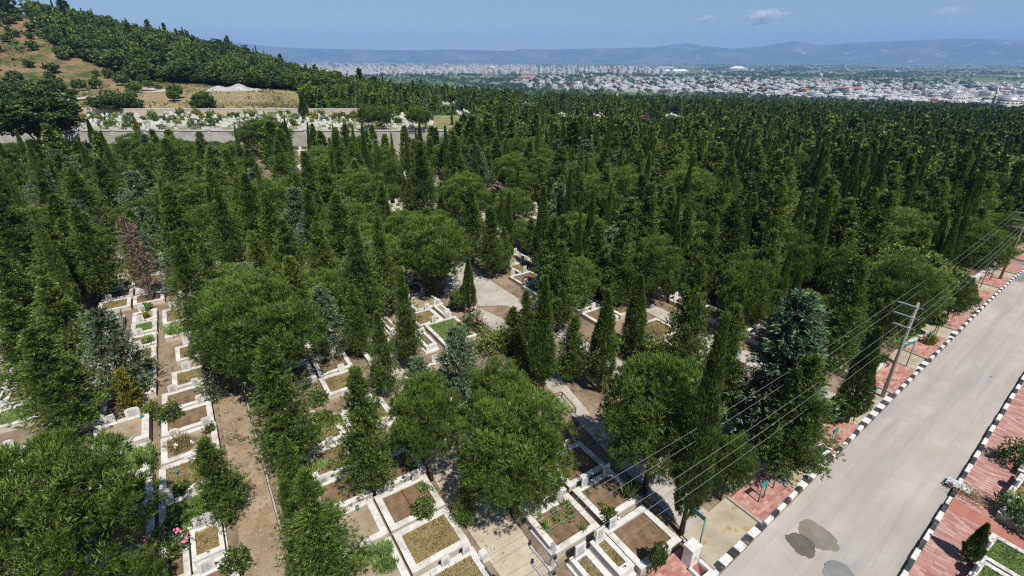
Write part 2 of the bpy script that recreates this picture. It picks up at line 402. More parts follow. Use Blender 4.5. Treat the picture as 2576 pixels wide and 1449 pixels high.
def lobed(r, H, Wd, z0, nl, nt, k, L, W, up=.7, spread=.42, flat=.25, lob=(.12, .22), leaf=False):
    """Rounded crown of many foliage lobes (pines, broadleaf trees)."""
    c = Crown()
    cz = z0 + (H - z0) * .46; rx = Wd / 2; rz_up = H - cz; rz_dn = (cz - z0)
    d = randdir(r, nl * 3)
    i = np.arange(nl * 2) + .5
    phi = np.arccos(1 - 2 * i / (nl * 2)); th = math.pi * (1 + 5 ** .5) * i
    d = np.stack([np.cos(th) * np.sin(phi), np.sin(th) * np.sin(phi), np.cos(phi)], 1) + r.normal(size=(nl * 2, 3)) * .15
    d = norm(d); d = d[d[:, 2] > -.88]
    rad = r.uniform(.62, .96, len(d)); inner = r.random(len(d)) < .22; rad[inner] *= .6
    sc = np.where(d[:, 2:] > 0, np.array([[rx, rx, rz_up]]), np.array([[rx * 1.0, rx * 1.0, rz_dn]]))
    lc = d * rad[:, None] * sc * .86 + np.array([0, 0, cz])
    lr = r.uniform(*lob, len(d)) * Wd * .62
    n = len(d)
    td = randdir(r, n * nt); ld = np.repeat(d, nt, 0)
    td = norm(td + ld * .55 + np.array([0, 0, .25]))
    P = np.repeat(lc, nt, 0) + td * np.repeat(lr, nt)[:, None] * r.uniform(.55, 1.0, n * nt)[:, None] * np.array([1, 1, .8])
    if leaf: ax = td + r.normal(size=td.shape) * .8
    else: ax = td * .6 + np.array([0, 0, up])
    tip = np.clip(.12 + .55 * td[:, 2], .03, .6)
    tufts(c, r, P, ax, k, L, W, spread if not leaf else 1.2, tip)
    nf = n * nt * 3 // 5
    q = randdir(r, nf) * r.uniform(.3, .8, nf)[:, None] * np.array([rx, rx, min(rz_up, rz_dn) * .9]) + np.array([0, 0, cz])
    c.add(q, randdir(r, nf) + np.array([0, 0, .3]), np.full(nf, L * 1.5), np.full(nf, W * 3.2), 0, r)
    return c, lc

def conical(r, H, Wd, z0, nb, nt, k, L, W, rise=(.25, .7), power=.85, spread=.38, tiers=0, tipb=.28, droop=0.0, irreg=.3, ragged=True):
    """Irregular conifer: boughs leave the stem all round, each carrying tufts along its outer part."""
    c = Crown()
    if tiers:
        t = (r.integers(0, tiers, nb) + r.normal(size=nb) * .12) / tiers
    else:
        t = r.random(nb) ** 1.15
    t = np.clip(t, 0, .985)
    z = z0 + (H - z0) * t
    az = r.uniform(0, 2 * math.pi, nb)
    lump = 1 + .22 * np.sin(az * 2 + t * 9 + r.uniform(0, 6)) * np.sin(t * 14 + r.uniform(0, 6))
    ln = Wd / 2 * ((1 - t) ** power) * np.minimum(1, .62 + t * 3.2) * r.uniform(1 - irreg, 1 + irreg * .55, nb) * lump + Wd * .03
    rs = r.uniform(rise[0], rise[1], nb) * (.75 + .5 * t)
    if ragged:
        boost = r.random(nb) < .1; rs = np.where(boost, rs + .35, rs); ln = np.where(boost, ln * 1.12, ln)
    s = r.uniform(.28, 1.0, (nb, nt)); s[:, 0] = 1.0
    bd = np.stack([np.cos(az), np.sin(az), np.zeros(nb)], 1)
    S = s[:, :, None]
    P = np.array([0, 0, 1]) * z[:, None, None] + bd[:, None, :] * ln[:, None, None] * S * .92
    P = P + np.array([0, 0, 1]) * (rs[:, None] * ln[:, None] * s - droop * ln[:, None] * s ** 2)[:, :, None]
    wob = r.normal(size=P.shape) * (ln[:, None, None] * .085 + .03); P = P + wob
    P = P.reshape(-1, 3)
    ax = np.repeat(bd, nt, 0) + np.array([0, 0, 1]) * np.repeat(rs, nt)[:, None] * 1.1 + r.normal(size=(nb * nt, 3)) * .3
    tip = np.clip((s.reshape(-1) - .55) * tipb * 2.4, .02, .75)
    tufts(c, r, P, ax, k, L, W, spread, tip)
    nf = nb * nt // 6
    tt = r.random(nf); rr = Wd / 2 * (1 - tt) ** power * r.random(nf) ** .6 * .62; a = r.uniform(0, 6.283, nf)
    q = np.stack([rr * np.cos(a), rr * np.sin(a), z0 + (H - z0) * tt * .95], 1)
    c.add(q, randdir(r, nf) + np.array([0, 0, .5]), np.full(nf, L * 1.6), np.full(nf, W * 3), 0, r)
    return c

def columnar(r, H, Wd, z0, n, k, L, W, belly=.22):
    """Narrow cypress: upright sprays hugging a lumpy spindle."""
    c = Crown()
    t = r.random(n) ** .92; a = r.uniform(0, 2 * math.pi, n)
    prof = np.where(t < belly, .55 + .45 * np.sin(t / belly * math.pi / 2), 1 - (np.maximum(t - belly, 0) / (1 - belly)) ** 1.2)
    ph = r.uniform(0, 6, 4)
    lump = 1 + .13 * np.sin(a * 3 + ph[0] + t * 6) + .1 * np.sin(a * 5 - t * 17 + ph[1]) + .09 * np.sin(t * 23 + ph[2] + a)
    rad = Wd / 2 * np.maximum(prof, .03) * lump * r.uniform(.68, 1.0, n)
    P = np.stack([rad * np.cos(a), rad * np.sin(a), z0 + (H - z0) * t * .97], 1)
    ax = np.stack([np.cos(a), np.sin(a), np.zeros(n)], 1) * .42 + np.array([0, 0, 1.0])
    tufts(c, r, P, ax, k, L, W, .28, r.uniform(.05, .4, n))
    return c

def trunk_mesh(r, h, r0, m, limbs=(), lean=.03):
    b = MB()
    pts = [(0, 0, -.12)]; n = 6
    lx, ly = r.normal() * lean, r.normal() * lean
    for i in range(1, n + 1):
        z = h * i / n; pts.append((lx * z + r.normal() * .02, ly * z + r.normal() * .02, z))
    b.tube(pts, [r0 * 1.35] + [r0 * (1 - .72 * i / n) for i in range(1, n + 1)], m, 7)
    for (p, z) in limbs:
        s = Vector((lx * z, ly * z, z)); e = Vector(p)
        mid = s.lerp(e, .5) + Vector((0, 0, .15 * (e - s).length))
        b.tube([s, mid, e], [r0 * .42, r0 * .28, r0 * .12], m, 5)
    return b.mesh('trunk')

# prototypes: kind -> list of (crown mesh, trunk mesh, H, W); low detail for the distance
PROTO = {}; LOWV = {}
def reg(kind, H, W, crown, trunk, mats):
    crown.fit(W)
    PROTO.setdefault(kind, []).append((crown.mesh(kind + '_crown', mats), trunk, H, W))

def build_protos():
    for s in range(3):
        r = np.random.default_rng(100 + s)
        c, lc = lobed(r, 8, 6.4, 1.3, 66, 30, 15, .24, .029, up=.5)
        lim = [(tuple(lc[j] * .9), 2.0 + r.random() * 2.5) for j in r.choice(len(lc), 9, replace=False)]
        reg('pine', 8, 6.4, c, trunk_mesh(r, 6.5, .16, BARK, lim), FOL['pine'])
        r = np.random.default_rng(120 + s)
        c = conical(r, 9.5, 4.4, 1.1, 340, 12, 9, .20, .040, rise=(.25, .85), power=.98, irreg=.42)
        reg('conifer', 9.5, 4.4, c, trunk_mesh(r, 8.5, .15, BARK), FOL['conifer'])
        r = np.random.default_rng(140 + s)
        c = columnar(r, 10, 1.8, 1.2, 3400, 9, .24, .038)
        reg('cypress', 10, 1.8, c, trunk_mesh(r, 8.5, .13, BARK, lean=.01), FOL['cypress'])
    for s in range(2):
        r = np.random.default_rng(160 + s)
        c = conical(r, 7.5, 5.0, 1.0, 150, 15, 7, .24, .055, rise=(-.05, .25), power=.8, tiers=13, droop=.12, tipb=.4, irreg=.35)
        reg('cedar', 7.5, 5.0, c, trunk_mesh(r, 7.2, .12, BARKG), FOL['cedar'])
        r = np.random.default_rng(170 + s)
        c = conical(r, 9.5, 5.4, .5, 300, 12, 7, .26, .07, rise=(.0, .4), power=.9, tiers=16, droop=.1, tipb=.45, irreg=.28)
        reg('spruce', 9.5, 5.4, c, trunk_mesh(r, 9, .15, BARK), FOL['spruce'])
        r = np.random.default_rng(180 + s)
        c, lc = lobed(r, 7, 6.5, 1.4, 30, 34, 6, .22, .15, leaf=True)
        lim = [(tuple(lc[j] * .9), 1.0 + r.random() * 1.8) for j in r.choice(len(lc), 8, replace=False)]
        reg('broad', 7, 6.5, c, trunk_mesh(r, 4.8, .17, BARK, lim), FOL['broad'])
    r = np.random.default_rng(190)
    c = conical(r, 3, 2.2, .1, 90, 9, 6, .2, .055, rise=(.1, .6), tipb=.5); reg('blue', 3, 2.2, c, trunk_mesh(r, 2.6, .05, BARKG), FOL['blue'])
    r = np.random.default_rng(191)
    c = conical(r, 3, 1.9, .25, 90, 9, 6, .2, .06, rise=(.4, .9), tipb=.5); reg('golden', 3, 1.9, c, trunk_mesh(r, 2.6, .05, BARK), FOL['golden'])
    r = np.random.default_rng(192)
    c = conical(r, 9, 3.0, 2.0, 130, 7, 4, .26, .04, rise=(.1, .5), power=.8, irreg=.5)
    lim = [((1.2 * math.cos(a), 1.2 * math.sin(a), z + .4), z) for a, z in zip(r.uniform(0, 6.28, 26), r.uniform(2, 7.5, 26))]
    reg('dead', 9, 3.0, c, trunk_mesh(r, 8.6, .13, BARKG, lim), FOL['dead'])
    # low detail, merged crown+trunk vertex soup for far trees
    for kind, fn in {
        'pine': lambda r, q: lobed(r, 8, 6.4, 1.2, 24, int(18 * q), 3, .5, .18, spread=.6)[0],
        'conifer': lambda r, q: conical(r, 9.5, 4.4, .8, int(140 * q), 6, 3, .5, .19, rise=(.25, .85), power=.95, irreg=.42),
        'cypress': lambda r, q: columnar(r, 10, 1.8, .6, int(560 * q), 3, .52, .16),
        'cedar': lambda r, q: conical(r, 7.5, 5.0, .8, int(120 * q), 8, 3, .4, .16, rise=(-.05, .25), power=.8, tiers=12, droop=.12, tipb=.4),
        'broad': lambda r, q: lobed(r, 7, 6.5, .8, 20, int(13 * q), 3, .5, .34, leaf=True)[0]}.items():
        for s in range(3):
            r = np.random.default_rng(300 + s)
            H, W = {'pine': (8, 6.4), 'conifer': (9.5, 4.4), 'cypress': (10, 1.8), 'cedar': (7.5, 5), 'broad': (7, 6.5)}[kind]
            c = fn(r, 1.0).fit(W)
            tb = MB(); tb.tube([(0, 0, -.2), (0, 0, H * .7)], [.16, .06], BARK, 5, caps=False)
            V = c.verts(); M = np.concatenate(c.M)
            tv = np.array(tb.v); tf = np.array(tb.f) + len(V)
            me = mesh_np(kind + '_tree', np.concatenate([V, tv]), np.concatenate([np.arange(len(V)).reshape(-1, 4), tf]), [*FOL[kind], BARK], np.concatenate([M, np.full(len(tf), 2)]))
            LOWV.setdefault(kind, []).append((me, H, W))
            LOWV.setdefault(kind + '_mid', []).append((V, M, H, W))
            c2 = fn(np.random.default_rng(330 + s), .42).fit(W)
            V2 = c2.verts(); ctr = V2.reshape(-1, 4, 3).mean(1, keepdims=True)
            V2 = (ctr + (V2.reshape(-1, 4, 3) - ctr) * 1.55).reshape(-1, 3)
            LOWV.setdefault(kind + '_far', []).append((V2, np.concatenate(c2.M), H, W))
build_protos()

NAMES = {'pine': 'pine_tree', 'conifer': 'conifer_tree', 'cypress': 'cypress_tree', 'cedar': 'cedar_tree', 'spruce': 'spruce_tree', 'broad': 'broadleaf_tree',
         'blue': 'blue_conifer', 'golden': 'golden_conifer', 'dead': 'dead_conifer'}
CATS = {'pine': 'pine', 'conifer': 'conifer', 'cypress': 'cypress', 'cedar': 'cedar', 'spruce': 'spruce', 'broad': 'tree', 'blue': 'conifer', 'golden': 'conifer', 'dead': 'dead tree'}
TREES = []        # (X, Y, half width) of every tree standing

def plant(kind, X, Y, h, w, label, group=None, tint=0.0, z=None, i=None, lean=0):
    """A tree with its trunk and crown as two children."""
    P = PROTO[kind]; i = random.randrange(len(P)) if i is None else i % len(P)
    cm, tm, H, W = P[i]
    z = h1(X, Y) if z is None else z
    t = empty(NAMES[kind], (X, Y, z), random.uniform(0, 6.28), (w / W, w / W, h / H))
    if lean: t.rotation_euler = (lean, lean * .7, t.rotation_euler.z)
    tag(t, label, CATS[kind], group); t['tint'] = float(tint)
    a = link('trunk', tm, t); b = link('crown', cm, t); b['tint'] = float(tint); a['tint'] = float(tint)
    TREES.append((X, Y, w / 2))
    return t

def unproj(px, py, z=0.0):
    xc = (px - CXP) / FOC; yc = (py - CYP) / FOC
    fw = CT - yc * ST; dn = ST + yc * CT; t = (EYE - z) / dn
    return xc * t, fw * t

def surf(X, Y):
    h = hgt(X, Y)
    return np.where((X > -146) & (X < -14) & (Y > 113.5) & (Y < 147.2), 5.5, h)
TRAY = np.geomspace(12, 22000, 700)
def ground_hit(px, py):
    """Where a line of sight first meets the terrain."""
    xc = (px - CXP) / FOC; yc = (py - CYP) / FOC; fw = CT - yc * ST; dn = ST + yc * CT
    g = EYE - TRAY * dn - surf(TRAY * xc, TRAY * fw)
    i = int(np.argmax(g < 0)) if (g < 0).any() else len(TRAY) - 1
    if i == 0: return xc * TRAY[0], fw * TRAY[0]
    f = g[i - 1] / max(1e-9, g[i - 1] - g[i]); t = TRAY[i - 1] + (TRAY[i] - TRAY[i - 1]) * f
    return xc * t, fw * t

# trees whose foot shows in the photograph; of the others the middle of the crown was measured
MEASURED = {1296, 1086, 1621, 1098, 2391, 2374, 1812, 942, 580, 1172, 2126, 1361, 1363, 1322, 1437, 1182, 1712, 2430, 2437, 556, 1648}
CROWN_X = {1942: 2005, 1958: 1978, 2205: 2245, 2105: 2110, 120: 135, 180: 135, 1275: 1262, 715: 706, 738: 732, 800: 800, 745: 750}
def at(kind, bx, by, ty, wpx, label, tint=0.0, group=None, i=None, dz=0):
    """A tree measured off the photograph: foot, top and crown width give its ground point, real height and real width."""
    X, Y = ground_hit(bx, by)
    z = float(surf(np.array([X]), np.array([Y]))[0])
    yc = (ty - CYP) / FOC; fw = CT - yc * ST; dn = ST + yc * CT
    top = EYE - Y * dn / fw
    h = max(1.0, top - z)
    dep = Y * CT + (EYE - z - h * .55) * ST
    if bx not in MEASURED: X = (CROWN_X.get(bx, bx) - CXP) / FOC * dep
    return plant(kind, X, Y, h, wpx / FOC * dep, label, group, tint, z, i)

# ------------------------------------------------------------------ terrain sheet
_hg = hgt
def hgt(X, Y):
    h = _hg(X, Y)
    X = np.atleast_1d(np.asarray(X, float)); Y = np.atleast_1d(np.asarray(Y, float))
    inside = (X > -150) & (X < -12) & (Y > 112.6) & (Y < 151.5)
    return np.where(inside, np.minimum(h, 4.4), h)

def fields(nt, vec, c):
    mp = N(nt, 'ShaderNodeMapping'); mp.inputs['Rotation'].default_value = (0, 0, .5); mp.inputs['Scale'].default_value = (.0075, .0032, .0)
    nt.links.new(vec, mp.inputs['Vector'])
    v = N(nt, 'ShaderNodeTexVoronoi'); v.inputs['Scale'].default_value = 1.0; nt.links.new(mp.outputs[0], v.inputs['Vector'])
    sep = N(nt, 'ShaderNodeSeparateColor'); nt.links.new(v.outputs['Color'], sep.inputs[0])
    f = ramp(nt, sep.outputs[0], [(0, (.06, .10, .03)), (.3, (.10, .15, .045)), (.52, (.16, .19, .07)), (.7, (.085, .12, .04)), (.84, (.30, .25, .15)), (1, (.22, .20, .10))])
    return mixc(nt, .8, c, f)
PLAIN = surface('plain_fields', [(.35, (.05, .08, .03)), (.65, (.16, .18, .08))], .012, 8, 1, coord='geo', extra=fields)
HILL = surface('hill_ground', [(.36, (.05, .075, .02)), (.43, (.11, .11, .038)), (.50, (.20, .135, .07)), (.64, (.27, .165, .10))], .11, 12, 1,
               speck=[(.35, .57, (.085, .11, .03)), (1.3, .64, (.36, .27, .18))], bump=.6, bscale=.5, coord='geo')
FIELD = surface('dry_slope_ground', [(.3, (.20, .18, .07)), (.5, (.27, .21, .105)), (.7, (.33, .25, .145))], .06, 10, 1,
                speck=[(.5, .60, (.20, .22, .07)), (.9, .70, (.52, .46, .36))], bump=.6, bscale=.6, coord='geo')
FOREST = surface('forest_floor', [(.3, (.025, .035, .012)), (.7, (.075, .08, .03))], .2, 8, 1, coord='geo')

def in_poly(x, y, P):
    c = False; j = len(P) - 1
    for i in range(len(P)):
        if (P[i][1] > y) != (P[j][1] > y) and x < (P[j][0] - P[i][0]) * (y - P[i][1]) / (P[j][1] - P[i][1]) + P[i][0]: c = not c
        j = i
    return c
HILLOPEN = [(-60, 275), (-60, 60), (60, 20), (150, 120), (300, 190), (330, 203), (520, 214), (600, 222), (770, 230), (790, 262), (800, 300), (-60, 300)]
def build_ground():
    rad = np.concatenate([[.5], np.geomspace(3, 16500, 230)])
    azs = np.concatenate([np.linspace(-70, 70, 240), np.linspace(74, 286, 50)])
    A, RR = np.meshgrid(np.radians(azs), rad)
    X = RR * np.sin(A); Y = RR * np.cos(A); Z = hgt(X, Y)
    # small unevenness away from the paved part
    Z = Z + np.where((RR > 90) & (RR < 900), .35 * np.sin(X * .21 + 1.3 * np.sin(Y * .13)) * np.cos(Y * .19), 0)
    nr, na = X.shape
    V = np.stack([X.ravel(), Y.ravel(), Z.ravel()], 1)
    i, j = np.meshgrid(np.arange(nr - 1), np.arange(na), indexing='ij'); j2 = (j + 1) % na
    F = np.stack([i * na + j, i * na + j2, (i + 1) * na + j2, (i + 1) * na + j], -1).reshape(-1, 4)[:, ::-1]
    cx = V[F].mean(1); r = np.hypot(cx[:, 0], cx[:, 1]); az = np.degrees(np.arctan2(cx[:, 0], cx[:, 1]))
    mi = np.zeros(len(F), int)
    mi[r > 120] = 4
    mi[(cx[:, 1] > 150) & (az < -8) & (az > -32) & (r < 330) & (cx[:, 0] < -56) & (cx[:, 1] < 242)] = 3
    mi[((az < -26) & (cx[:, 1] > 105) & (r < 800)) & (mi != 3)] = 2
    mi[(cx[:, 1] > 148) & (cx[:, 1] < 200) & (cx[:, 0] < -56) & (cx[:, 0] > -150)] = 3
    for q in np.where(mi == 2)[0]:
        if not in_poly(*proj(*cx[q]), HILLOPEN): mi[q] = 4
    mi[r > 700] = 1
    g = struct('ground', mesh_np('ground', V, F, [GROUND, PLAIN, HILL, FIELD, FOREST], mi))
    for p in g.data.polygons: p.use_smooth = True
build_ground()

def sheet(name, uvpoly, mat, z, step=1.2, kind='structure', xy=False):
    """A paved surface laid over the ground, following it."""
    import bmesh
    bm = bmesh.new()
    P = [q if xy else G(*q) for q in uvpoly]
    f = bm.faces.new([bm.verts.new((x, y, 0)) for x, y in P])
    bmesh.ops.triangulate(bm, faces=[f])
    far = max(math.hypot(x, y) for x, y in P) > 48
    if far:
        for _ in range(6):
            le = [e for e in bm.edges if e.calc_length() > 4]
            if not le: break
            bmesh.ops.subdivide_edges(bm, edges=le, cuts=1); bmesh.ops.triangulate(bm, faces=bm.faces[:])
    for v in bm.verts: v.co.z = h1(v.co.x, v.co.y) + z
    bmesh.ops.recalc_face_normals(bm, faces=bm.faces)
    for f in bm.faces:
        if f.normal.z < 0: f.normal_flip()
    me = bpy.data.meshes.new(name); bm.to_mesh(me); bm.free(); me.materials.append(mat)
    return struct(name, me, kind)

def uL(v): return 7.0 + .062 * (v - 19)
def uR(v): return 2.45 + .072 * (v - 21.4)
VS = [4, 12] + list(range(16, 121, 4))
sheet('road', [(uL(v) - .05, v) for v in VS] + [(uR(v) + .05, v) for v in reversed(VS)], ASPH, .02)

def wob_poly(cu, cv, ru, rv, n=40, seed=1, amp=.22):
    r = np.random.default_rng(seed); k = np.arange(n) * 2 * math.pi / n
    rr = 1 + sum(amp / (m ** .8) * np.sin(m * k + r.uniform(0, 6.28)) for m in (2, 3, 5, 8, 13, 21, 34)) * .6 + r.uniform(-.025, .025, n)
    return [(cu + ru * a * math.sin(t), cv + rv * a * math.cos(t)) for a, t in zip(rr, k)]
def uvp(px, py): return uv_of(*unproj(px, py))
WETB = surface('drying_asphalt', [(.3, (.165, .15, .12)), (.7, (.25, .228, .19))], 1.5, 10, .8, speck=[(26, .62, (.33, .30, .26))], coord='geo')
c = uvp(2056, 1348); sheet('wet_stain', wob_poly(c[0], c[1], .80, .76, 150, 5, .24), WETB, .025)
c = uvp(2016, 1371); sheet('wet_stain', wob_poly(c[0], c[1], .58, .60, 150, 14, .26), WET, .029)
c = uvp(2112, 1446); sheet('wet_stain', wob_poly(c[0], c[1], .66, .62, 150, 12, .2), PATCH, .025)
c = uvp(2553, 668); sheet('asphalt_repair', [(c[0] - 1.6, c[1] - 4), (c[0] + .3, c[1] - 4.5), (c[0] + .5, c[1] + 6), (c[0] - 1.8, c[1] + 5)], PATCH, .026)

# kerbs: painted stones alternating white and black, each row one long kerb
def kerb(name, fu, side, v0, v1, wh=.62, bl=.55, skip=()):
    b = MB(); v = v0; k = 0
    while v < v1:
        ln = (wh if k % 2 == 0 else bl) * random.uniform(.92, 1.08)
        low = any(a <= v <= c_ for a, c_ in skip)
        zt = (.20 if not low else .09) + random.uniform(-.012, .012)
        u0 = fu(v + ln / 2); off = random.uniform(-.018, .018); wd = .19 if not low else .36
        x, y = G(u0 + off + side * wd / 2, v + ln / 2); zz = h1(x, y)
        ang = GA + math.atan(fu(v + 1) - fu(v)) 
        ca, sa = math.cos(ang), math.sin(ang)
        tf = lambda p: (x + p[0] * ca - p[1] * sa, y + p[0] * sa + p[1] * ca, zz + p[2])
        m = KW if k % 2 == 0 else KB
        b.box(-ln / 2 + .008, ln / 2 - .008, -wd / 2, wd / 2, -.1, zt - .02, m, tf=tf)
        b.box(-ln / 2 + .022, ln / 2 - .022, -wd / 2 + .018, wd / 2 - .018, zt - .02, zt, m, tf=tf)
        v += ln; k += 1
    return struct(name, b.mesh(name))
kerb('left_kerb', uL, 1, 12.2, 110, skip=[(15, 18.8), (22.2, 25.2), (30.2, 35.3), (39.8, 42.1), (46.8, 49)])
kerb('right_kerb', uR, -1, 16, 110, .85, .8, skip=[(27.2, 28.3)])

# raised strip beside the road: red paver pads between the mouths of the concrete paths
PADS = [(11.9, 15.0), (18.95, 22.0), (25.3, 30.0), (35.4, 39.7), (42.2, 46.6), (49.1, 53.5), (56.2, 60.6), (63.2, 67.6), (70.5, 75), (78, 82.5), (85.5, 90)]
for (a, c_) in PADS:
    d = 1.75 if a < 15 else 1.9
    sheet('paver_pad', [(uL(a) + .2, a), (uL(c_) + .2, c_), (uL(c_) + d, c_), (uL(a) + d, a)], PAVE, .15)
    b = MB()
    for vv in (a - .12, c_):
        p0, p1 = G(uL(vv) + .2, vv), G(uL(vv) + d + .1, vv)
        x, y = p0; ang = GA; ca, sa = math.cos(ang), math.sin(ang); zz = h1(x, y)
        tf = lambda p: (x + p[0] * ca - p[1] * sa, y + p[0] * sa + p[1] * ca, zz + p[2])
        b.box(0, .12, 0, d - .1, -.1, .165, KG, tf=tf)
    struct('pad_edging', b.mesh('pad_edging'))
GAPS = [(15.13, 18.82), (22.13, 25.17), (30.13, 35.27), (39.83, 42.07), (46.73, 48.97), (53.63, 56.07), (60.73, 63.07), (67.73, 70.4)]
for k, (a, c_) in enumerate(GAPS):
    sheet('path_mouth', [(uL(a) + .16, a), (uL(c_) + .16, c_), (uL(c_) + 2.1, c_), (uL(a) + 2.1, a)], SLAB, .07)
# right pavement
sheet('right_pavement', [(uR(v) - .17, v) for v in VS[1:]] + [(uR(v) - (1.75 if v < 40 else 1.9), v) for v in reversed(VS[1:])], BRICKP, .12)
sheet('cross_walk', [(uR(27.2) - .2, 27.25), (uR(28.3) - .2, 28.2), (-9, 28.2), (-9, 27.25)], PLAINR, .124)

# concrete and earth paths through the plots
sheet('concrete_path', [(8.9, 15.55), (16, 16.2), (21.7, 17.0), (24.8, 17.6), (27.9, 18.1), (36, 17.7), (38.7, 17.8), (44, 21.4), (47, 23), (45.8, 24.4), (44.5, 23.6), (39.7, 22.9),
                        (33.4, 22.9), (27.5, 22.9), (9.2, 24.2), (9.2, 22.4), (24, 21.7), (30, 21.5), (33.0, 21.2), (34.3, 18.9), (29.4, 20.0), (25, 19.4), (21, 18.2), (17.6, 17.5), (8.9, 17.4)], CONC, .05)
sheet('concrete_path', [(9.5, 30.4), (20, 30.6), (34, 31.0), (50, 31.6), (70, 33), (70, 34.4), (50, 33.2), (34, 32.5), (20, 32.2), (9.5, 32.3)], CONC, .05)
sheet('sandy_path', [(6.9, 7.35), (13, 7.2), (17.5, 7.15), (23, 7.6), (34, 8.6), (48, 9.5), (48, 11.0), (34, 10.2), (23, 9.2), (17.5, 9.1), (13.3, 9.25), (6.9, 9.0)], SANDPATH, .03)
for vc, hw, a, b_ in ((-9.6, .8, 52, 100), (7.6, .9, 48, 100), (33.6, .8, 70, 100), (40, .8, 14, 60)):
    us_ = np.arange(a, b_ + 1, 6); sheet('sandy_path', [(u, vc - hw + .045 * max(0, u - 20)) for u in us_] + [(u, vc + hw + .045 * max(0, u - 20)) for u in us_[::-1]], SANDPATH, .05)
# raised earth path held by a thin wall on its right
def raised(name, pts_l, pts_r, mat, z):
    import bmesh
    bm = bmesh.new()
    nn = len(pts_l); K = 7; grid = []
    r = np.random.default_rng(4)
    for i in range(nn):
        row = []
        for k in range(K):
            t = k / (K - 1); u = pts_l[i][0] * (1 - t) + pts_r[i][0] * t; v = pts_l[i][1] * (1 - t) + pts_r[i][1] * t
            x, y = G(u, v); row.append(bm.verts.new((x, y, z + (r.normal() * .035 if 0 < k < K - 1 else 0))))
        grid.append(row)
    for i in range(nn - 1):
        for k in range(K - 1): bm.faces.new((grid[i][k], grid[i][k + 1], grid[i + 1][k + 1], grid[i + 1][k]))
    edge = [g[0] for g in grid] + grid[-1][1:-1] + [g[-1] for g in reversed(grid)] + list(reversed(grid[0][1:-1]))
    low = [bm.verts.new((v.co.x, v.co.y, -.2)) for v in edge]
    for i in range(len(edge)):
        j = (i + 1) % len(edge); bm.faces.new((edge[i], edge[j], low[j], low[i]))
    bmesh.ops.recalc_face_normals(bm, faces=bm.faces)
    me = bpy.data.meshes.new(name); bm.to_mesh(me); bm.free(); me.materials.append(mat)
    return struct(name, me)
us = np.linspace(11, 33, 34)
raised('earth_path', [(u, -1.85 + .02 * (u - 16)) for u in us], [(u, -.18 + .004 * (u - 16)) for u in us], DIRTPATH, .34)
b = MB(); b.box(-.10 - .05, -.10 + .03, 11, 33, -.2, .40, KG, tf=lambda p: (*G(p[1], p[0] + .004 * (p[1] - 16)), p[2]))
tag(link('retaining_edge', b.mesh('retaining_edge')), 'thin straight concrete edging wall along the right side of the raised earth path', 'wall')

# ------------------------------------------------------------------ graves
def local(u, v, z=0): return (*G(u, v), z)

def frame_mesh(w, l, hk, kw, name='kerb_frame', body=CREAM, cap=CAPST):
    """Marble kerb frame: four butted sides with a slightly proud cap."""
    b = MB(); c = .055
    for (x0, x1, y0, y1) in ((0, w, 0, kw), (0, w, l - kw, l), (0, kw, kw, l - kw), (w - kw, w, kw, l - kw)):
        b.box(x0, x1, y0, y1, -.1, hk - c, body)
    e = .018
    for (x0, x1, y0, y1) in ((-e, w + e, -e, kw + e), (-e, w + e, l - kw - e, l + e), (-e, kw + e, kw + e + .002, l - kw - e - .002), (w - kw - e, w + e, kw + e + .002, l - kw - e - .002)):
        b.box(x0, x1, y0, y1, hk - c, hk + random.uniform(-.004, .004), cap)
    return b.mesh(name)

def soil_mesh(w, l, z, mat, r, kw):
    nx, ny = max(4, int(w / .28)), max(4, int(l / .28))
    X, Y = np.meshgrid(np.linspace(kw * .6, w - kw * .6, nx), np.linspace(kw * .6, l - kw * .6, ny))
    Z = z + r.normal(size=X.shape) * .018 + .04 * np.sin(X * 2 + r.uniform(0, 6)) * np.sin(Y * 2.3 + r.uniform(0, 6))
    Z[0] = Z[-1] = z; Z[:, 0] = Z[:, -1] = z
    V = np.stack([X.ravel(), Y.ravel(), Z.ravel()], 1)
    i, j = np.meshgrid(np.arange(ny - 1), np.arange(nx - 1), indexing='ij')
    F = np.stack([i * nx + j, i * nx + j + 1, (i + 1) * nx + j + 1, (i + 1) * nx + j], -1).reshape(-1, 4)
    kind = next(k for k, m in SOILS.items() if m == mat)
    n, fol, L = {'soil': (110, 'dry', .12), 'sand': (60, 'dry', .12), 'dry': (900, 'dry', .2), 'green': (1500, 'grassy', .2)}[kind]
    n = int(n * w * l / 5)
    cl = r.uniform(0, 1, (max(3, n // 14), 2)); q = np.clip(cl[r.integers(0, len(cl), n)] + r.normal(size=(n, 2)) * .07, .03, .97)
    if kind in ('dry', 'green'): q[::2] = r.uniform(.02, .98, (len(q[::2]), 2))
    P = np.stack([kw * .7 + q[:, 0] * (w - kw * 1.4), kw * .7 + q[:, 1] * (l - kw * 1.4), np.full(n, z)], 1)
    B = blades(P, r.normal(size=(n, 3)) * np.array([1, 1, .3]) + np.array([0, 0, .8]), r.uniform(.5, 1.4, n) * L, np.full(n, .028), r)
    F = np.concatenate([F, np.arange(len(B)).reshape(-1, 4) + len(V)])
    return mesh_np('soil', np.concatenate([V, B]), F, [mat, *FOL[fol]], np.concatenate([np.zeros(len(F) - n, int), 1 + (r.random(n) < .5)]))

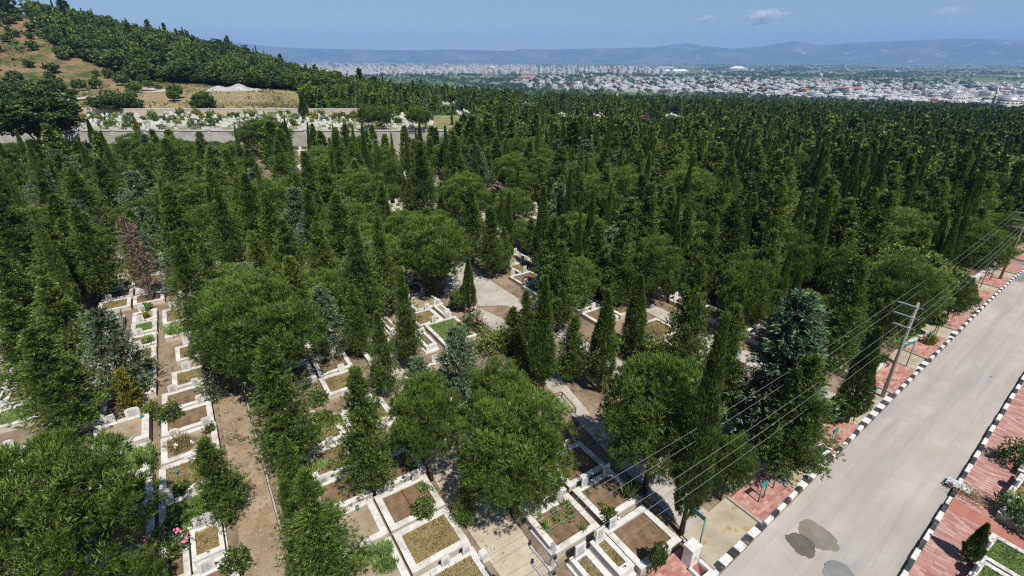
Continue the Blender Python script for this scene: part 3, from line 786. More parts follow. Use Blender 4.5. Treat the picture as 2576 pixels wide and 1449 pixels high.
def stone_mesh(w, h, t=.08, top='arch'):
    if top == 'arch':
        pts = [(-w / 2, -.1), (w / 2, -.1), (w / 2, h * .8)] + [(w / 2 * math.cos(a), h * .8 + h * .2 * math.sin(a)) for a in np.linspace(.25, math.pi - .25, 7)] + [(-w / 2, h * .8)]
    elif top == 'round':
        pts = [(-w / 2, -.1), (w / 2, -.1), (w / 2, h * .9), (w / 2 - .05, h), (-w / 2 + .05, h), (-w / 2, h * .9)]
    elif top == 'shoulder':
        pts = [(-w / 2, -.1), (w / 2, -.1), (w / 2, h * .72), (w * .36, h * .80), (w * .3, h * .95), (0, h), (-w * .3, h * .95), (-w * .36, h * .80), (-w / 2, h * .72)]
    else:
        pts = [(-w / 2, -.1), (w / 2, -.1), (w / 2, h), (-w / 2, h)]
    b = MB(); b.prism(pts, 0, t, MARBLE); return b.mesh('headstone')

def ink_mesh(w, h, r, lines=5):
    """Worn, unreadable rows of engraved marks."""
    b = MB()
    for k in range(lines):
        z = h * (.82 - .62 * k / max(1, lines - 1)); x = -w * .36 + r.uniform(0, .12) * w; end = w * (.36 - r.uniform(0, .14))
        while x < end:
            ln = r.uniform(.06, .16)
            b.box(x, min(end, x + ln), -.004, -.001, z, z + h * .045, INK); x += ln + .025
    return b.mesh('lettering')
STONES = {}
def stone_proto(top, w, h):
    key = (top, w, h)
    if key not in STONES:
        r = np.random.default_rng(len(STONES) + 50)
        STONES[key] = (stone_mesh(w, h, .08, top), ink_mesh(w, h * (.85 if top != 'flat' else .95), r, 7))
    return STONES[key]

GR = np.random.default_rng(21)
PLOTS = []
def grave(u0, u1, v0, v1, hk, soil, stones, label, group=None, kw=.27, name='grave_plot', ink=True, body=CREAM, cap=CAPST, drop=.09):
    """A plot: kerb frame, the bed inside, and the headstones that stand on its far kerb."""
    x, y = G(u0, v0); z = h1(x, y)
    w, l = v1 - v0, u1 - u0
    t = empty(name, (x, y, z), GA); tag(t, label, 'grave', group)
    link('kerb_frame', frame_mesh(w, l, hk, kw, body=body, cap=cap), t)
    link('soil', soil_mesh(w, l, hk - drop, SOILS[soil], GR, kw), t)
    for s in stones:
        sx, sy, top, sw, sh = s[:5]
        me, im = stone_proto(top, sw, sh)
        o = link('headstone', me, t, (sx * w, (l - kw * .75) if sy is None else sy * l, hk))
        o.rotation_euler = (R(random.uniform(-5, 2)), R(random.uniform(-2, 2)), R(random.uniform(-3, 3)))
        if ink: link('lettering', im, o)
    PLOTS.append((u0, u1, v0, v1))
    return t

def tomb(u0, u1, v0, v1, hk, soil, label, stone=('shoulder', .6, .75), kw=.2, base=.14, vase=True, foot=False):
    """A raised marble tomb: stepped base, box with a narrow bed, headstone, and a water cup at its foot."""
    x, y = G(u0, v0); z = h1(x, y); w, l = v1 - v0, u1 - u0
    t = empty('marble_tomb', (x, y, z), GA); tag(t, label, 'tomb')
    b = MB(); b.box(-.1, w + .1, -.1, l + .1, -.1, base, MARBLE); link('base_slab', b.mesh('base_slab'), t)
    b = MB()
    for (a, c_, d, e) in ((0, w, 0, kw * 1.5), (0, w, l - kw * 1.2, l), (0, kw, kw * 1.5, l - kw * 1.2), (w - kw, w, kw * 1.5, l - kw * 1.2)): b.box(a, c_, d, e, base, hk, MARBLE)
    for (a, c_, d, e) in ((-.02, w + .02, -.02, kw * 1.5), (-.02, w + .02, l - kw * 1.2, l + .02), (-.02, kw, kw * 1.5, l - kw * 1.2), (w - kw, w + .02, kw * 1.5, l - kw * 1.2)): b.box(a, c_, d, e, hk, hk + .05, MARBLE)
    link('tomb_box', b.mesh('tomb_box'), t)
    link('soil', soil_mesh(w, l, hk - .06, SOILS[soil], GR, kw), t)
    if stone:
        me, im = stone_proto(*stone); o = link('headstone', me, t, (w / 2, l - kw * .9, hk + .05)); link('lettering', im, o)
    if foot:
        me, im = stone_proto('shoulder', .5, .45); o = link('footstone', me, t, (w / 2, .06, hk + .05))
    if vase:
        b = MB(); b.tube([(w / 2, kw * .7, hk + .05), (w / 2, kw * .7, hk + .13)], [.07, .085], MARBLE, 10); b.tube([(w / 2, kw * .7, hk + .13), (w / 2, kw * .7, hk + .134)], [.05, .05], DARKHOLE, 8)
        link('water_cup', b.mesh('water_cup'), t)
    PLOTS.append((u0, u1, v0, v1))
    return t

ST1 = lambda *xs, top='round', w=.42, h=.62: [(x, None, top, w, h) for x in xs]
# column D, right of the thin gap, beside the sandy path
grave(11.25, 13.45, 4.3, 6.8, .42, 'dry', ST1(.45, .85, w=.4, h=.55), 'dry grass plot at the bottom edge, nearest the white block on the sandy path')
grave(13.75, 16.0, 4.1, 6.8, .42, 'dry', [], 'wide plot filled with yellow dry grass inside a clean white kerb')
grave(16.2, 18.5, 4.1, 6.8, .42, 'soil', ST1(.8, w=.42, h=.7), 'plot with a rusty red bar across its bed and a green bush at its corner')
grave(18.75, 20.9, 4.3, 7.0, .42, 'soil', ST1(.3, w=.4, h=.6), 'shaded plot under the dark conifer just behind the rusty bar plot')
grave(21.1, 23.4, 4.4, 7.1, .40, 'sand', ST1(.75, w=.4, h=.6), 'sandy bed plot behind the dark conifer, beside the sandy path')
grave(23.6, 26.0, 4.5, 7.2, .40, 'dry', ST1(.3, .7, w=.4, h=.6), 'plot of dry grass where roses climb over the kerb, beside the sandy path')
# column C
grave(13.6, 15.95, 1.7, 3.95, .40, 'sand', ST1(.5, w=.5, h=.72), 'plot with leafy iris clumps and one white headstone at the bottom of the photo')
grave(16.2, 18.6, 1.7, 3.95, .40, 'sand', ST1(.28, top='flat', w=.5, h=.68), 'plot with a bare smooth sandy bed, half covered by the dark bushy conifer')
grave(18.8, 20.95, 1.6, 4.1, .38, 'soil', ST1(.28, top='arch', w=.62, h=.55) + ST1(.82, top='arch', w=.4, h=.6), 'plot of brown earth with a broad arched headstone, under the dark conifer')
grave(21.2, 23.5, 1.9, 4.15, .36, 'soil', ST1(.62, w=.45, h=.62), 'plot of brown earth and iris behind the arched headstone')
grave(23.7, 26.1, 2.0, 4.3, .36, 'dry', ST1(.45, w=.42, h=.75), 'overgrown green plot with a tall white headstone near the big left conifer')
# column E and F, right of the sandy path
grave(11.1, 13.4, 9.65, 12.2, .46, 'soil', ST1(.25, top='flat', w=.46, h=.62) + ST1(.7, top='flat', w=.48, h=.7), 'iris plot with six spiky green clumps on reddish earth')
grave(11.15, 13.4, 12.5, 15.05, .46, 'soil', ST1(.25, top='flat', w=.42, h=.65) + ST1(.82, top='flat', w=.42, h=.7), 'half shaded plot with a leafy corner clump, between the iris plot and the trimmed cypress')
grave(8.55, 10.85, 12.2, 14.75, .46, 'soil', ST1(.16, top='flat', w=.42, h=.65), 'brown bed plot with a bare sapling, beside the white fountain')
grave(13.65, 15.9, 9.7, 12.3, .44, 'soil', ST1(.2, .75, top='flat', w=.44, h=.62), 'dark shaded plot under the round pine behind the iris plot')
grave(13.65, 15.95, 12.5, 15.1, .44, 'soil', ST1(.6, top='flat', w=.42, h=.65), 'shaded plot beneath the widest round pine')
tomb(8.75, 10.6, 11.15, 11.98, .62, 'dry', 'high white marble tomb with a narrow dry bed next to the sapling plot', ('flat', .5, .72))
tomb(8.55, 10.55, 9.95, 10.85, .5, 'dry', 'open white marble tomb with dry weeds at the foot of the near utility pole', ('flat', .55, .72))
# left columns A and B
grave(29.5, 32.2, -7.75, -5.15, .62, 'sand', ST1(.3, top='flat', w=.5, h=.6) + ST1(.72, top='arch', w=.72, h=.66), 'large high walled plot with a sandy bed and two broad headstones', kw=.32)
grave(26.7, 29.2, -7.7, -5.1, .5, 'green', ST1(.55, .15, top='flat', w=.5, h=.6), 'plot full of pale green iris in front of the large high walled plot', kw=.3)
grave(24.0, 26.4, -7.6, -5.0, .5, 'soil', ST1(.7, w=.5, h=.6), 'plot mostly hidden under the big bottom left pine', kw=.3)
grave(21.5, 23.8, -7.4, -4.95, .45, 'soil', [], 'shaded kerbed plot behind the pink oleander at bottom left')
grave(29.3, 31.55, -4.55, -1.95, .46, 'soil', ST1(.8, w=.42, h=.7), 'plot of brown grass with a rose bush on its left kerb')
grave(26.8, 29.1, -4.6, -1.9, .46, 'sand', ST1(.25, top='arch', w=.46, h=.5) + ST1(.85, w=.44, h=.6), 'plot with a yellowing spreading bush and small potted plants')
grave(24.05, 26.55, -4.7, -1.95, .46, 'dry', ST1(.55, top='flat', w=.7, h=.2), 'plot with a low white bench block and patchy grass beside the small dark conifer')
grave(21.45, 23.8, -4.75, -2.1, .42, 'green', ST1(.15, top='round', w=.5, h=.9), 'half shaded green plot with one tall plain headstone')
tomb(19.3, 21.15, -3.55, -2.35, .5, 'dry', 'raised marble tomb with broad headstone and cup, beside the earth path', ('arch', .85, .72), kw=.16)
grave(18.85, 21.3, -4.7, -3.7, .4, 'soil', [], 'narrow bed beside the raised marble tomb, behind the pink oleander', kw=.2)
grave(16.4, 18.7, -4.6, -2.0, .46, 'soil', ST1(.6, top='arch', w=.6, h=.66), 'plot cut by the bottom edge of the photo below the raised marble tomb')
grave(31.8, 34.0, -4.5, -1.95, .42, 'soil', ST1(.25, top='arch', w=.5, h=.6) + ST1(.75, w=.42, h=.6), 'brown bed plot with an arched headstone beside the young blue cedar')
grave(34.3, 36.5, -3.9, -1.7, .42, 'dry', ST1(.4, top='arch', w=.5, h=.65), 'dry bed plot with a dark arched headstone behind the young blue cedar')
grave(42.3, 44.7, -4.2, -1.6, .4, 'green', [], 'plot planted with a clipped low hedge inside white kerbs')
grave(45.0, 47.9, -4.3, -1.6, .4, 'dry', ST1(.3, w=.45, h=.7), 'weedy plot with a white headstone behind the hedge plot')
for k, (u, s) in enumerate([(34.6, 'dry'), (37.0, 'soil'), (39.5, 'dry'), (41.8, 'soil'), (44.3, 'green'), (46.6, 'sand')]):
    grave(u, u + 2.1, -6.55 + .03 * k, -4.85 + .03 * k, .42, s, ST1(.4, top='arch' if k % 2 else 'flat', w=.46, h=.66),
          ['small white plot with a yellow shrub, nearest of the narrow left row', 'white plot with brown bed, second up the narrow left row', 'white plot with dry grass, third up the narrow left row',
           'white plot with brown earth, fourth up the narrow left row', 'white plot with a round green bush, fifth up the narrow left row', 'white plot with a tan sandy bed, topmost of the narrow left row'][k])
# green railed grave below the brown dead tree
t = grave(46.0, 48.9, -8.6, -7.0, .35, 'soil', ST1(.5, top='flat', w=.8, h=.6), 'grave fenced by a bright green metal railing, below the brown dead conifer')
b = MB()
for x in (0, 1.6):
    for y in np.linspace(.1, 2.0, 6): b.tube([(x, y, .3), (x, y, 1.25)], .02, GREENRAIL, 5)
    for z in (.5, .85, 1.25): b.tube([(x, .1, z), (x, 2.0, z)], .025, GREENRAIL, 5)
for z in (.5, 1.25): b.tube([(0, .1, z), (1.6, .1, z)], .025, GREENRAIL, 5)
link('railing', b.mesh('railing'), t)
# middle group beside the path fork
tomb(33.5, 35.6, 15.35, 16.05, .55, 'sand', 'long white marble tomb with two headstones beside the path fork', ('shoulder', .62, .6), kw=.14, vase=False, foot=True)
grave(35.8, 38.6, 13.8, 16.4, .40, 'sand', ST1(.15, .75, w=.45, h=.7), 'sandy plot with a young bushy conifer, behind the long white tomb', kw=.25)
grave(33.3, 35.7, 13.0, 15.1, .36, 'dry', ST1(.85, w=.4, h=.6), 'patchy green plot left of the long white tomb', kw=.2)
grave(29.4, 33.2, 13.4, 16.2, .40, 'green', ST1(.3, .75, w=.42, h=.65), 'grassy plot behind the front cedar, beside the pink flowering oleander', kw=.25)
tomb(29.7, 32.0, 12.0, 12.9, .5, 'soil', 'white marble tomb with a wide capped head, left of the grassy plot', ('flat', .8, .4), kw=.2, vase=False)
tomb(33.7, 36.0, 10.7, 11.3, .5, 'soil', 'slender white tomb by the grey trunk left of the middle plots', None, kw=.15, vase=False)
grave(38.9, 41.5, 13.9, 16.5, .40, 'soil', ST1(.2, .7, w=.42, h=.6), 'shaded plot under the big round pine by the path fork', kw=.25)
for k, (a, b_, c_, d, s) in enumerate([(42.6, 45.0, 26.9, 29.3, 'dry'), (40.2, 42.5, 26.9, 29.2, 'sand'), (37.9, 40.1, 26.0, 28.6, 'dry'), (35.4, 37.7, 24.6, 27.2, 'soil'), (32.5, 35.1, 24.4, 27.0, 'green'),
                                     (42.9, 46.2, 24.2, 26.4, 'green'), (46.6, 49.2, 24.6, 27.0, 'dry')]):
    grave(a, b_, c_, d, .36, s, ST1(.15, .7, top='flat', w=.4, h=.72),
          ['plot of dry weeds, furthest back of the cluster right of the path fork', 'sandy plot with two white stones right of the path fork', 'dry plot beneath the tall slim cypress right of the path fork',
           'brown bed plot with two upright stones above the concrete path', 'weedy plot with pale kerb along the concrete path, left of the dark conifers', 'planted plot with a tall stone side wall and dark green shrub beyond the path fork',
           'straw coloured plot between two dark trunks beyond the path fork'][k], kw=.2)
# plots along the road
grave(9.85, 12.0, 34.7, 38.6, .5, 'soil', ST1(.12, w=.42, h=.6), 'roadside double plot with planted beds behind the slim roadside cypress', kw=.25)
grave(10.1, 12.2, 42.2, 45.9, .5, 'green', [], 'roadside plot with green ground cover split by a white bar, behind the utility pole', kw=.25)
grave(11.2, 13.4, 49.3, 53.2, .5, 'soil', ST1(.3, w=.42, h=.6), 'roadside plot with a broad white slab behind the ball topped topiary', kw=.3)
grave(9.1, 11.5, 19.2, 22.0, .46, 'soil', ST1(.3, w=.42, h=.6), 'roadside plot under the two small trees, next to the near red paver pad', kw=.25)
grave(9.2, 11.6, 25.4, 27.6, .44, 'soil', ST1(.5, w=.42, h=.6), 'roadside plot hidden under the big dark conifer beside the blue spruce', kw=.25)
grave(9.3, 11.7, 27.8, 30.0, .44, 'dry', ST1(.5, w=.42, h=.6), 'roadside plot right of the big dark conifer, near the white trough', kw=.25)
for k, (a, b_) in enumerate([(56.4, 60.4), (63.4, 67.4), (70.7, 74.8)]):
    grave(uL(a) + 2.2, uL(a) + 4.5, a, b_, .45, 'soil', ST1(.3, w=.42, h=.6), ['roadside plot behind the small leaning pine', 'roadside plot where white slabs show under the wide dark pine', 'furthest roadside plot near the last utility pole'][k], kw=.3)
grave(20.9, 23.5, 27.4, 29.9, .5, 'dry', [], 'mounded plot of dry brown weeds between the paths', kw=.22)
# right of the road
RP = [(21.2, 23.0, 'dry'), (23.15, 24.75, 'green'), (24.9, 26.8, 'green'), (28.5, 30.2, 'soil'), (30.3, 32.6, 'dry'), (32.8, 34.8, 'soil'), (35.2, 37.2, 'dry'), (37.5, 40, 'soil'), (40.4, 43, 'dry')]
RL = ['right hand plot of dry straw at the bottom edge', 'right hand plot of bright green grass next to the small dark cypress', 'right hand plot of bright green grass along the red cross walk', 'right hand plot with a dark shrub and yellow leafed flax lily',
      'right hand plot with a smooth tan bed', 'right hand plot shaded by the red flowering bush', 'right hand plot just behind the red flowering bush', 'right hand plot second behind the red flowering bush', 'right hand plot furthest along the red brick pavement']
for (a, b_, s), lb in zip(RP, RL):
    u1 = uR((a + b_) / 2) - 1.8
    t = grave(u1 - 4.2, u1, a, b_, .5, s, [], lb, kw=.2)
    w = b_ - a
    for k in range(1):
        me, im = stone_proto('shoulder', .6, .62)
        o = link('headstone', me, t, (w * .5, 4.2 - .14, .5)); link('lettering', im, o); o.rotation_euler = (0, 0, math.pi)
        o.location.y += .05
    bb = MB(); bb.tube([(w * .12, 4.07, .5), (w * .12, 4.07, .72)], [.08, .06], MARBLE, 10); bb.ball((w * .12, 4.07, .76), .07, MARBLE)
    link('corner_urn', bb.mesh('corner_urn'), t)

# ------------------------------------------------------------------ copies of one grave for the rows under the trees
GRAVE_SRC = []
for k, (s, n) in enumerate([('soil', 1), ('dry', 1), ('green', 2), ('sand', 1)]):
    GRAVE_SRC.append((frame_mesh(2.3, 2.25, .42, .25), soil_mesh(2.3, 2.25, .33, SOILS[s], GR, .25), [stone_proto('round', .45, .65)[0], stone_proto('arch', .5, .7)[0]][:n], {'soil': 'brown earth', 'dry': 'dry weeds', 'green': 'green ground cover', 'sand': 'sandy earth'}[s]))
def grave_copy(u, v, k, label, group):
    x, y = G(u, v); z = h1(x, y); fm, sm, st, _ = GRAVE_SRC[k]
    t = empty('grave_plot', (x, y, z), GA); tag(t, label, 'grave', group)
    link('kerb_frame', fm, t); link('soil', sm, t)
    for q, me in enumerate(st):
        o = link('headstone', me, t, (.55 + 1.2 * q if len(st) > 1 else random.uniform(.6, 1.6), 2.05, .42)); o.rotation_euler = (R(random.uniform(-6, 3)), R(random.uniform(-3, 3)), R(random.uniform(-4, 4)))
    PLOTS.append((u, u + 2.25, v, v + 2.3))

# fallen needles, straw and stones over the bare ground of the near plots: nobody could count them
def litter_bed():
    r = np.random.default_rng(55); n = 16000
    u = r.uniform(8, 48, n); v = r.uniform(-9, 36, n); keep = np.ones(n, bool)
    for (a, b_, c_, d) in PLOTS: keep &= ~((u > a - .05) & (u < b_ + .05) & (v > c_ - .05) & (v < d + .05))
    keep &= ~((v > 11) & (u < uL(v) + 2.3)); keep &= ~((v > 7.4) & (v < 8.9) & (r.random(n) < .7)); keep &= ~((v > 15.8) & (v < 17.2) & (u < 28) & (r.random(n) < .8))
    z = np.where((v > -1.85) & (v < -.1) & (u < 33), .37, .056); u, v, z = u[keep], v[keep], z[keep]; n = len(u)
    P = np.stack([u * EU[0] + v * EV[0], u * EU[1] + v * EV[1], z], 1)
    V = blades(P, r.normal(size=(n, 3)) * np.array([1, 1, .22]) + np.array([0, 0, .1]), r.uniform(.06, .3, n), r.uniform(.015, .05, n), r)
    o = link('ground_litter', mesh_np('ground_litter', V, np.arange(len(V)).reshape(-1, 4), [*FOL['dry'], FOL['dead'][0]], r.choice(3, n, p=[.35, .25, .4])))
    tag(o, 'dry needles and straw littering the bare earth between the plots', 'litter', None, 'stuff')
    b = MB()
    for k in range(900):
        t = r.random()
        if t < .45: uu, vv, zz = r.uniform(11.5, 32), r.uniform(-1.8, -.25), .34
        else: uu, vv, zz = r.uniform(9, 34), r.choice([6.95, 9.25, 15.2, 17.8, .8]) + r.normal() * .3, .02
        if any(p[0] < uu < p[1] and p[2] < vv < p[3] for p in PLOTS): continue
        x, y = G(uu, vv); q = r.uniform(.02, .075) * (1 + (r.random() < .05)); b.ball((x, y, zz + q * .3), q, KG if r.random() < .6 else SAND, 5, 3, (1, r.uniform(.6, 1), .7))
    o = link('loose_stones', b.mesh('loose_stones')); tag(o, 'small loose stones along the paths between the plots', 'stones', None, 'stuff')
litter_bed()

# ------------------------------------------------------------------ street furniture
def post_sign(px, py, h, label, arm=None, rot=0.0, mat=GRNP):
    X, Y = unproj(px, py); z = h1(X, Y)
    t = empty('sign_post', (X, Y, z), GA + rot); tag(t, label, 'sign post', 'green sign posts along the pavement')
    b = MB(); b.tube([(0, 0, -.1), (0, 0, h)], .035, mat, 8); link('post', b.mesh('post'), t)
    if arm:
        b = MB(); b.prism([(-.62, h - .26), (-.04, h - .26), (-.04, h - .04), (-.62, h - .04), (-.76, h - .15)], -.015, .015, TURQ); link('sign_plate', b.mesh('sign_plate'), t)
    return t
post_sign(1755, 1391, 2.25, 'green post carrying a turquoise arrow plate, beside the trimmed cypress', True, R(-90))
post_sign(1942, 1234, 2.2, 'bare green post at the edge of the second red paver pad', rot=.3)
post_sign(2144, 1066, 2.3, 'bare green post beside the slim roadside cypress')
post_sign(2277, 926, 2.3, 'green post with a turquoise plate next to the tall utility pole', True, R(-15))
post_sign(2352, 846, 2.3, 'bare green post beside the ball topped topiary')
post_sign(2396, 782, 2.3, 'bare green post behind the small leaning pine')
post_sign(2466, 722, 2.3, 'bare green post furthest along the pavement')

def frame_stand(px, py, label, h=.95):
    """A two legged stand with a sloping blank plate."""
    X, Y = unproj(px, py); z = h1(X, Y) + .15
    t = empty('section_stand', (X, Y, z), GA); tag(t, label, 'stand', 'green section stands on the red pads')
    for x in (-.02, .42):
        b = MB(); b.tube([(x, 0, -.1), (x, 0, h)], .03, GRNP, 6); link('leg', b.mesh('leg'), t)
    b = MB(); b.box(-.08, .48, -.03, .03, h, h + .16, TURQ, tf=lambda p: (p[0], p[1] + (p[2] - h) * .35, p[2])); link('sign_plate', b.mesh('sign_plate'), t)
frame_stand(1906, 1268, 'turquoise topped two legged stand on the nearest full red pad')
frame_stand(2085, 1128, 'two legged green stand next to the white trough')
frame_stand(2329, 872, 'two legged green stand on the pad between pole and topiary')
frame_stand(2394, 803, 'two legged green stand at the foot of the small leaning pine')
frame_stand(2490, 702, 'two legged green stand near the furthest utility pole')

# fountain: marble column with tap and basin
X, Y = unproj(1733, 1419); t = empty('water_fountain', (X, Y, h1(X, Y) + .12), GA); tag(t, 'white marble tap column with a square basin on the near red pad', 'fountain')
b = MB(); b.box(-.28, .28, -.22, .22, -.1, 1.02, MARBLE); b.box(-.31, .31, -.25, .25, 1.02, 1.10, MARBLE); link('column', b.mesh('column'), t)
b = MB(); b.box(-.40, .40, -.95, -.78, -.1, .2, MARBLE); b.box(-.40, -.26, -.78, -.24, -.1, .2, MARBLE); b.box(.26, .40, -.78, -.24, -.1, .2, MARBLE); b.box(-.26, .26, -.78, -.24, -.1, .03, CREAM); link('basin', b.mesh('basin'), t)
b = MB(); b.tube([(0, -.22, .55), (0, -.34, .55), (0, -.36, .5)], .018, STEEL, 6); b.ball((0, -.28, .58), .025, STEEL); link('tap', b.mesh('tap'), t)
X, Y = unproj(2066, 1139); t = empty('stone_trough', (X, Y, h1(X, Y) + .15), GA); tag(t, 'low white square trough with a dark opening set in the red pad', 'trough')
b = MB()
for q in ((-.5, .5, -.3, -.16), (-.5, .5, .16, .3), (-.5, -.34, -.16, .16), (.34, .5, -.16, .16)): b.box(*q, -.05, .1, MARBLE)
link('rim', b.mesh('rim'), t); b = MB(); b.box(-.34, .34, -.16, .16, -.05, .03, DARKHOLE); link('grate', b.mesh('grate'), t)
X, Y = unproj(1217, 1408); b = MB(); b.prism([(-.2, 0), (.2, 0), (.2, .38), (.13, .48), (-.13, .48), (-.2, .38)], -.17, .17, MARBLE)
tag(link('marker_stone', b.mesh('marker_stone'), None, (X, Y, .02), GA), 'small lone white stone block standing on the sandy path', 'stone block')
for (px, py, lb) in ((1500, 1235, None),): pass
# blank marker with rusty bar
b = MB(); b.box(-.04, .04, -.85, .85, 0, .05, RUST); X, Y = unproj(1029, 1262, .4)
tag(link('iron_bar', b.mesh('iron_bar'), None, (X, Y, .40), GA + R(2)), 'rusty red iron bar lying across the brown bed of a plot', 'iron bar')
b = MB()
for q in range(4): pass
b.box(-.9, .9, -.03, .03, .9, .95, RUST); b.box(-.9, .9, .57, .63, .9, .95, RUST); b.box(-.93, -.87, -.03, .63, .9, .95, RUST); b.box(.87, .93, -.03, .63, .9, .95, RUST)
for x in (-.87, .87):
    for y in (0, .6): b.box(x - .03, x + .03, y - .03, y + .03, -.1, .9, RUST)
X, Y = unproj(1430, 1020); tag(link('iron_table_frame', b.mesh('iron_table_frame'), None, (X, Y, -.5), GA + R(80)), 'rusty red iron frame beside the spiky yucca', 'iron frame')
# dumped wreath waste on the right pavement
X, Y = unproj(2422, 1240); t = empty('rubbish_heap', (X, Y, .12), GA); tag(t, 'heap of dry stalks with a crumpled pale plastic bag on the brick pavement', 'rubbish')
r = np.random.default_rng(5); c = Crown(); P = r.normal(size=(420, 3)) * np.array([.28, .3, .1]) + np.array([-.1, -.25, .12]); P[:, 2] = np.abs(P[:, 2])
c.add(P, r.normal(size=(420, 3)) * np.array([1, 1, .5]), r.uniform(.15, .5, 420), np.full(420, .025), (r.random(420) < .5).astype(int), r); link('dry_stalks', c.mesh('dry_stalks', FOL['dry']), t)
V = []; n1 = 18
for i in range(n1 + 1):
    for j in range(n1 + 1):
        a, q = i / n1 * 1.0 - .5, j / n1 * .62 - .2
        V.append((q, a + .25, .05 + .16 * max(0, 1 - (a / .5) ** 2) * max(0, 1 - ((q - .1) / .36) ** 2) + r.uniform(0, .07)))
F = [(i * (n1 + 1) + j, i * (n1 + 1) + j + 1, (i + 1) * (n1 + 1) + j + 1, (i + 1) * (n1 + 1) + j) for i in range(n1) for j in range(n1)]
link('plastic_bag', mesh_np('plastic_bag', V, F, [PLASTIC]), t)
c = Crown(); P = r.normal(size=(40, 3)) * .06 + np.array([-.2, .55, .1]); c.add(P, randdir(r, 40), np.full(40, .1), np.full(40, .09), 0, r); link('red_flower', c.mesh('red_flower', [REDP]), t)

# utility poles and the wires between them
PB = unproj(2218, 1000); WD = Vector((.819, .574, 0)); WN = Vector((-.574, .819, 0))
POLES = []
def pole(X, Y, H, label, mat, z):
    t = empty('utility_pole', (X, Y, z), math.atan2(WD.y, WD.x)); tag(t, label, 'utility pole', 'utility poles carrying the wires along the road')
    b = MB(); b.tube([(0, 0, -.3), (0, 0, H * .5), (0, 0, H)], [.115, .095, .075], mat, 14); link('post', b.mesh('post'), t)
    arms = []
    for k, hz in enumerate((H - .25, H - .95, H - 1.65)):
        y0, y1 = (-.35, 1.0) if k < 2 else (-.35, .85)
        b = MB(); b.box(-.175, -.115, y0, y1, hz - .035, hz + .035, STEEL); b.box(-.12, .12, -.07, .07, hz - .03, hz + .03, STEEL); a = link('crossarm', b.mesh('crossarm'), t)
        for y in (y0 + .06, y1 - .06):
            b = MB(); b.tube([(-.15, y, hz + .05), (-.15, y, hz + .1), (-.15, y, hz + .14), (-.15, y, hz + .2)], [.035, .06, .035, .05], CERAM, 8); link('insulator', b.mesh('insulator'), a)
            p = Vector((X, Y, z + hz + .21)) + WD * -.15 + WN * y; arms.append(p)
    POLES.append(arms)
HP = 6.9
for k, (q, lb, m) in enumerate([(-1, 'grey concrete pole rising among the tombs at the bottom edge, seen from above', POLEC), (0, 'tall pole on the red pad in the middle of the pavement', POLEC), (1, 'brown pole furthest along the road at the right edge', POLEW)]):
    X, Y = PB[0] + WD.x * 27.9 * q, PB[1] + WD.y * 27.9 * q
    if q == 1: X, Y = unproj(2517, 697)
    pole(X, Y, HP if q < 1 else 7.2, lb, m, h1(X, Y))
WL = ['outer wire of the upper crossarms', 'inner wire of the upper crossarms', 'outer wire of the middle crossarms', 'inner wire of the middle crossarms', 'inner wire of the lowest crossarms']
for k, j in enumerate((1, 0, 3, 2, 4)):
    pts = []
    ends = [POLES[0][j] - WD * 28 + Vector((0, 0, -.1))] + [p[j] for p in POLES] + [POLES[2][j] + WD * 28]
    for a, c in zip(ends, ends[1:]):
        for i in range(12):
            s = i / 12; p = a.lerp(c, s); pts.append(p + Vector((0, 0, -.38 * 4 * s * (1 - s))))
    pts.append(ends[-1])
    b = MB(); b.tube(pts, .0065, WIREM, 5); tag(link('overhead_wire', b.mesh('overhead_wire')), 'thin grey ' + WL[k] + ' along the road', 'wire', 'overhead wires along the road')

# ------------------------------------------------------------------ small plants
def shrub_mesh(name, r, w, h, mats, n=260, k=5, L=.14, W=.07, upright=.3, flowers=None, nf=0):
    c = Crown(); d = randdir(r, n); d[:, 2] = np.abs(d[:, 2])
    rad = r.uniform(.45, 1, n)[:, None] * (1 + .25 * np.sin(d[:, :1] * 5) * np.cos(d[:, 1:2] * 6))
    P = d * rad * np.array([w / 2, w / 2, h * .95]) + np.array([0, 0, .03])
    tufts(c, r, P, d + np.array([0, 0, upright]), k, L, W, .7, .15 + .35 * d[:, 2])
    if flowers is not None:
        cl = randdir(r, max(3, nf // 9)); cl[:, 2] = np.abs(cl[:, 2])
        q = np.repeat(cl, 9, 0) * np.array([w / 2, w / 2, h]) * 1.03 + r.normal(size=(len(cl) * 9, 3)) * .055
        c.add(q, randdir(r, len(q)), np.full(len(q), .13), np.full(len(q), .11), 2, r)
    return c.mesh(name, list(mats) + ([flowers] if flowers is not None else []))
def iris_mesh(r, n=46, h=.5, spread=.9):
    c = Crown(); a = r.uniform(0, 6.283, n); tl = r.uniform(.1, 1, n) * spread
    D = np.stack([np.cos(a) * tl, np.sin(a) * tl, np.ones(n)], 1); P = r.normal(size=(n, 3)) * np.array([.09, .09, 0])
    c.add(P, D, r.uniform(.6, 1.1, n) * h, np.full(n, .05), (r.random(n) < .5).astype(int), r)
    return c.mesh('iris_leaves', FOL['grassy'])
IRIS = [iris_mesh(np.random.default_rng(400 + i), 44, .46 + .1 * i) for i in range(4)]
def iris(px, py, s, label, group=None, z=.35):
    X, Y = unproj(px, py, z); o = link('iris_clump', random.choice(IRIS), None, (X, Y, z), random.uniform(0, 6), (s, s, s)); return tag(o, label, 'plant', group)
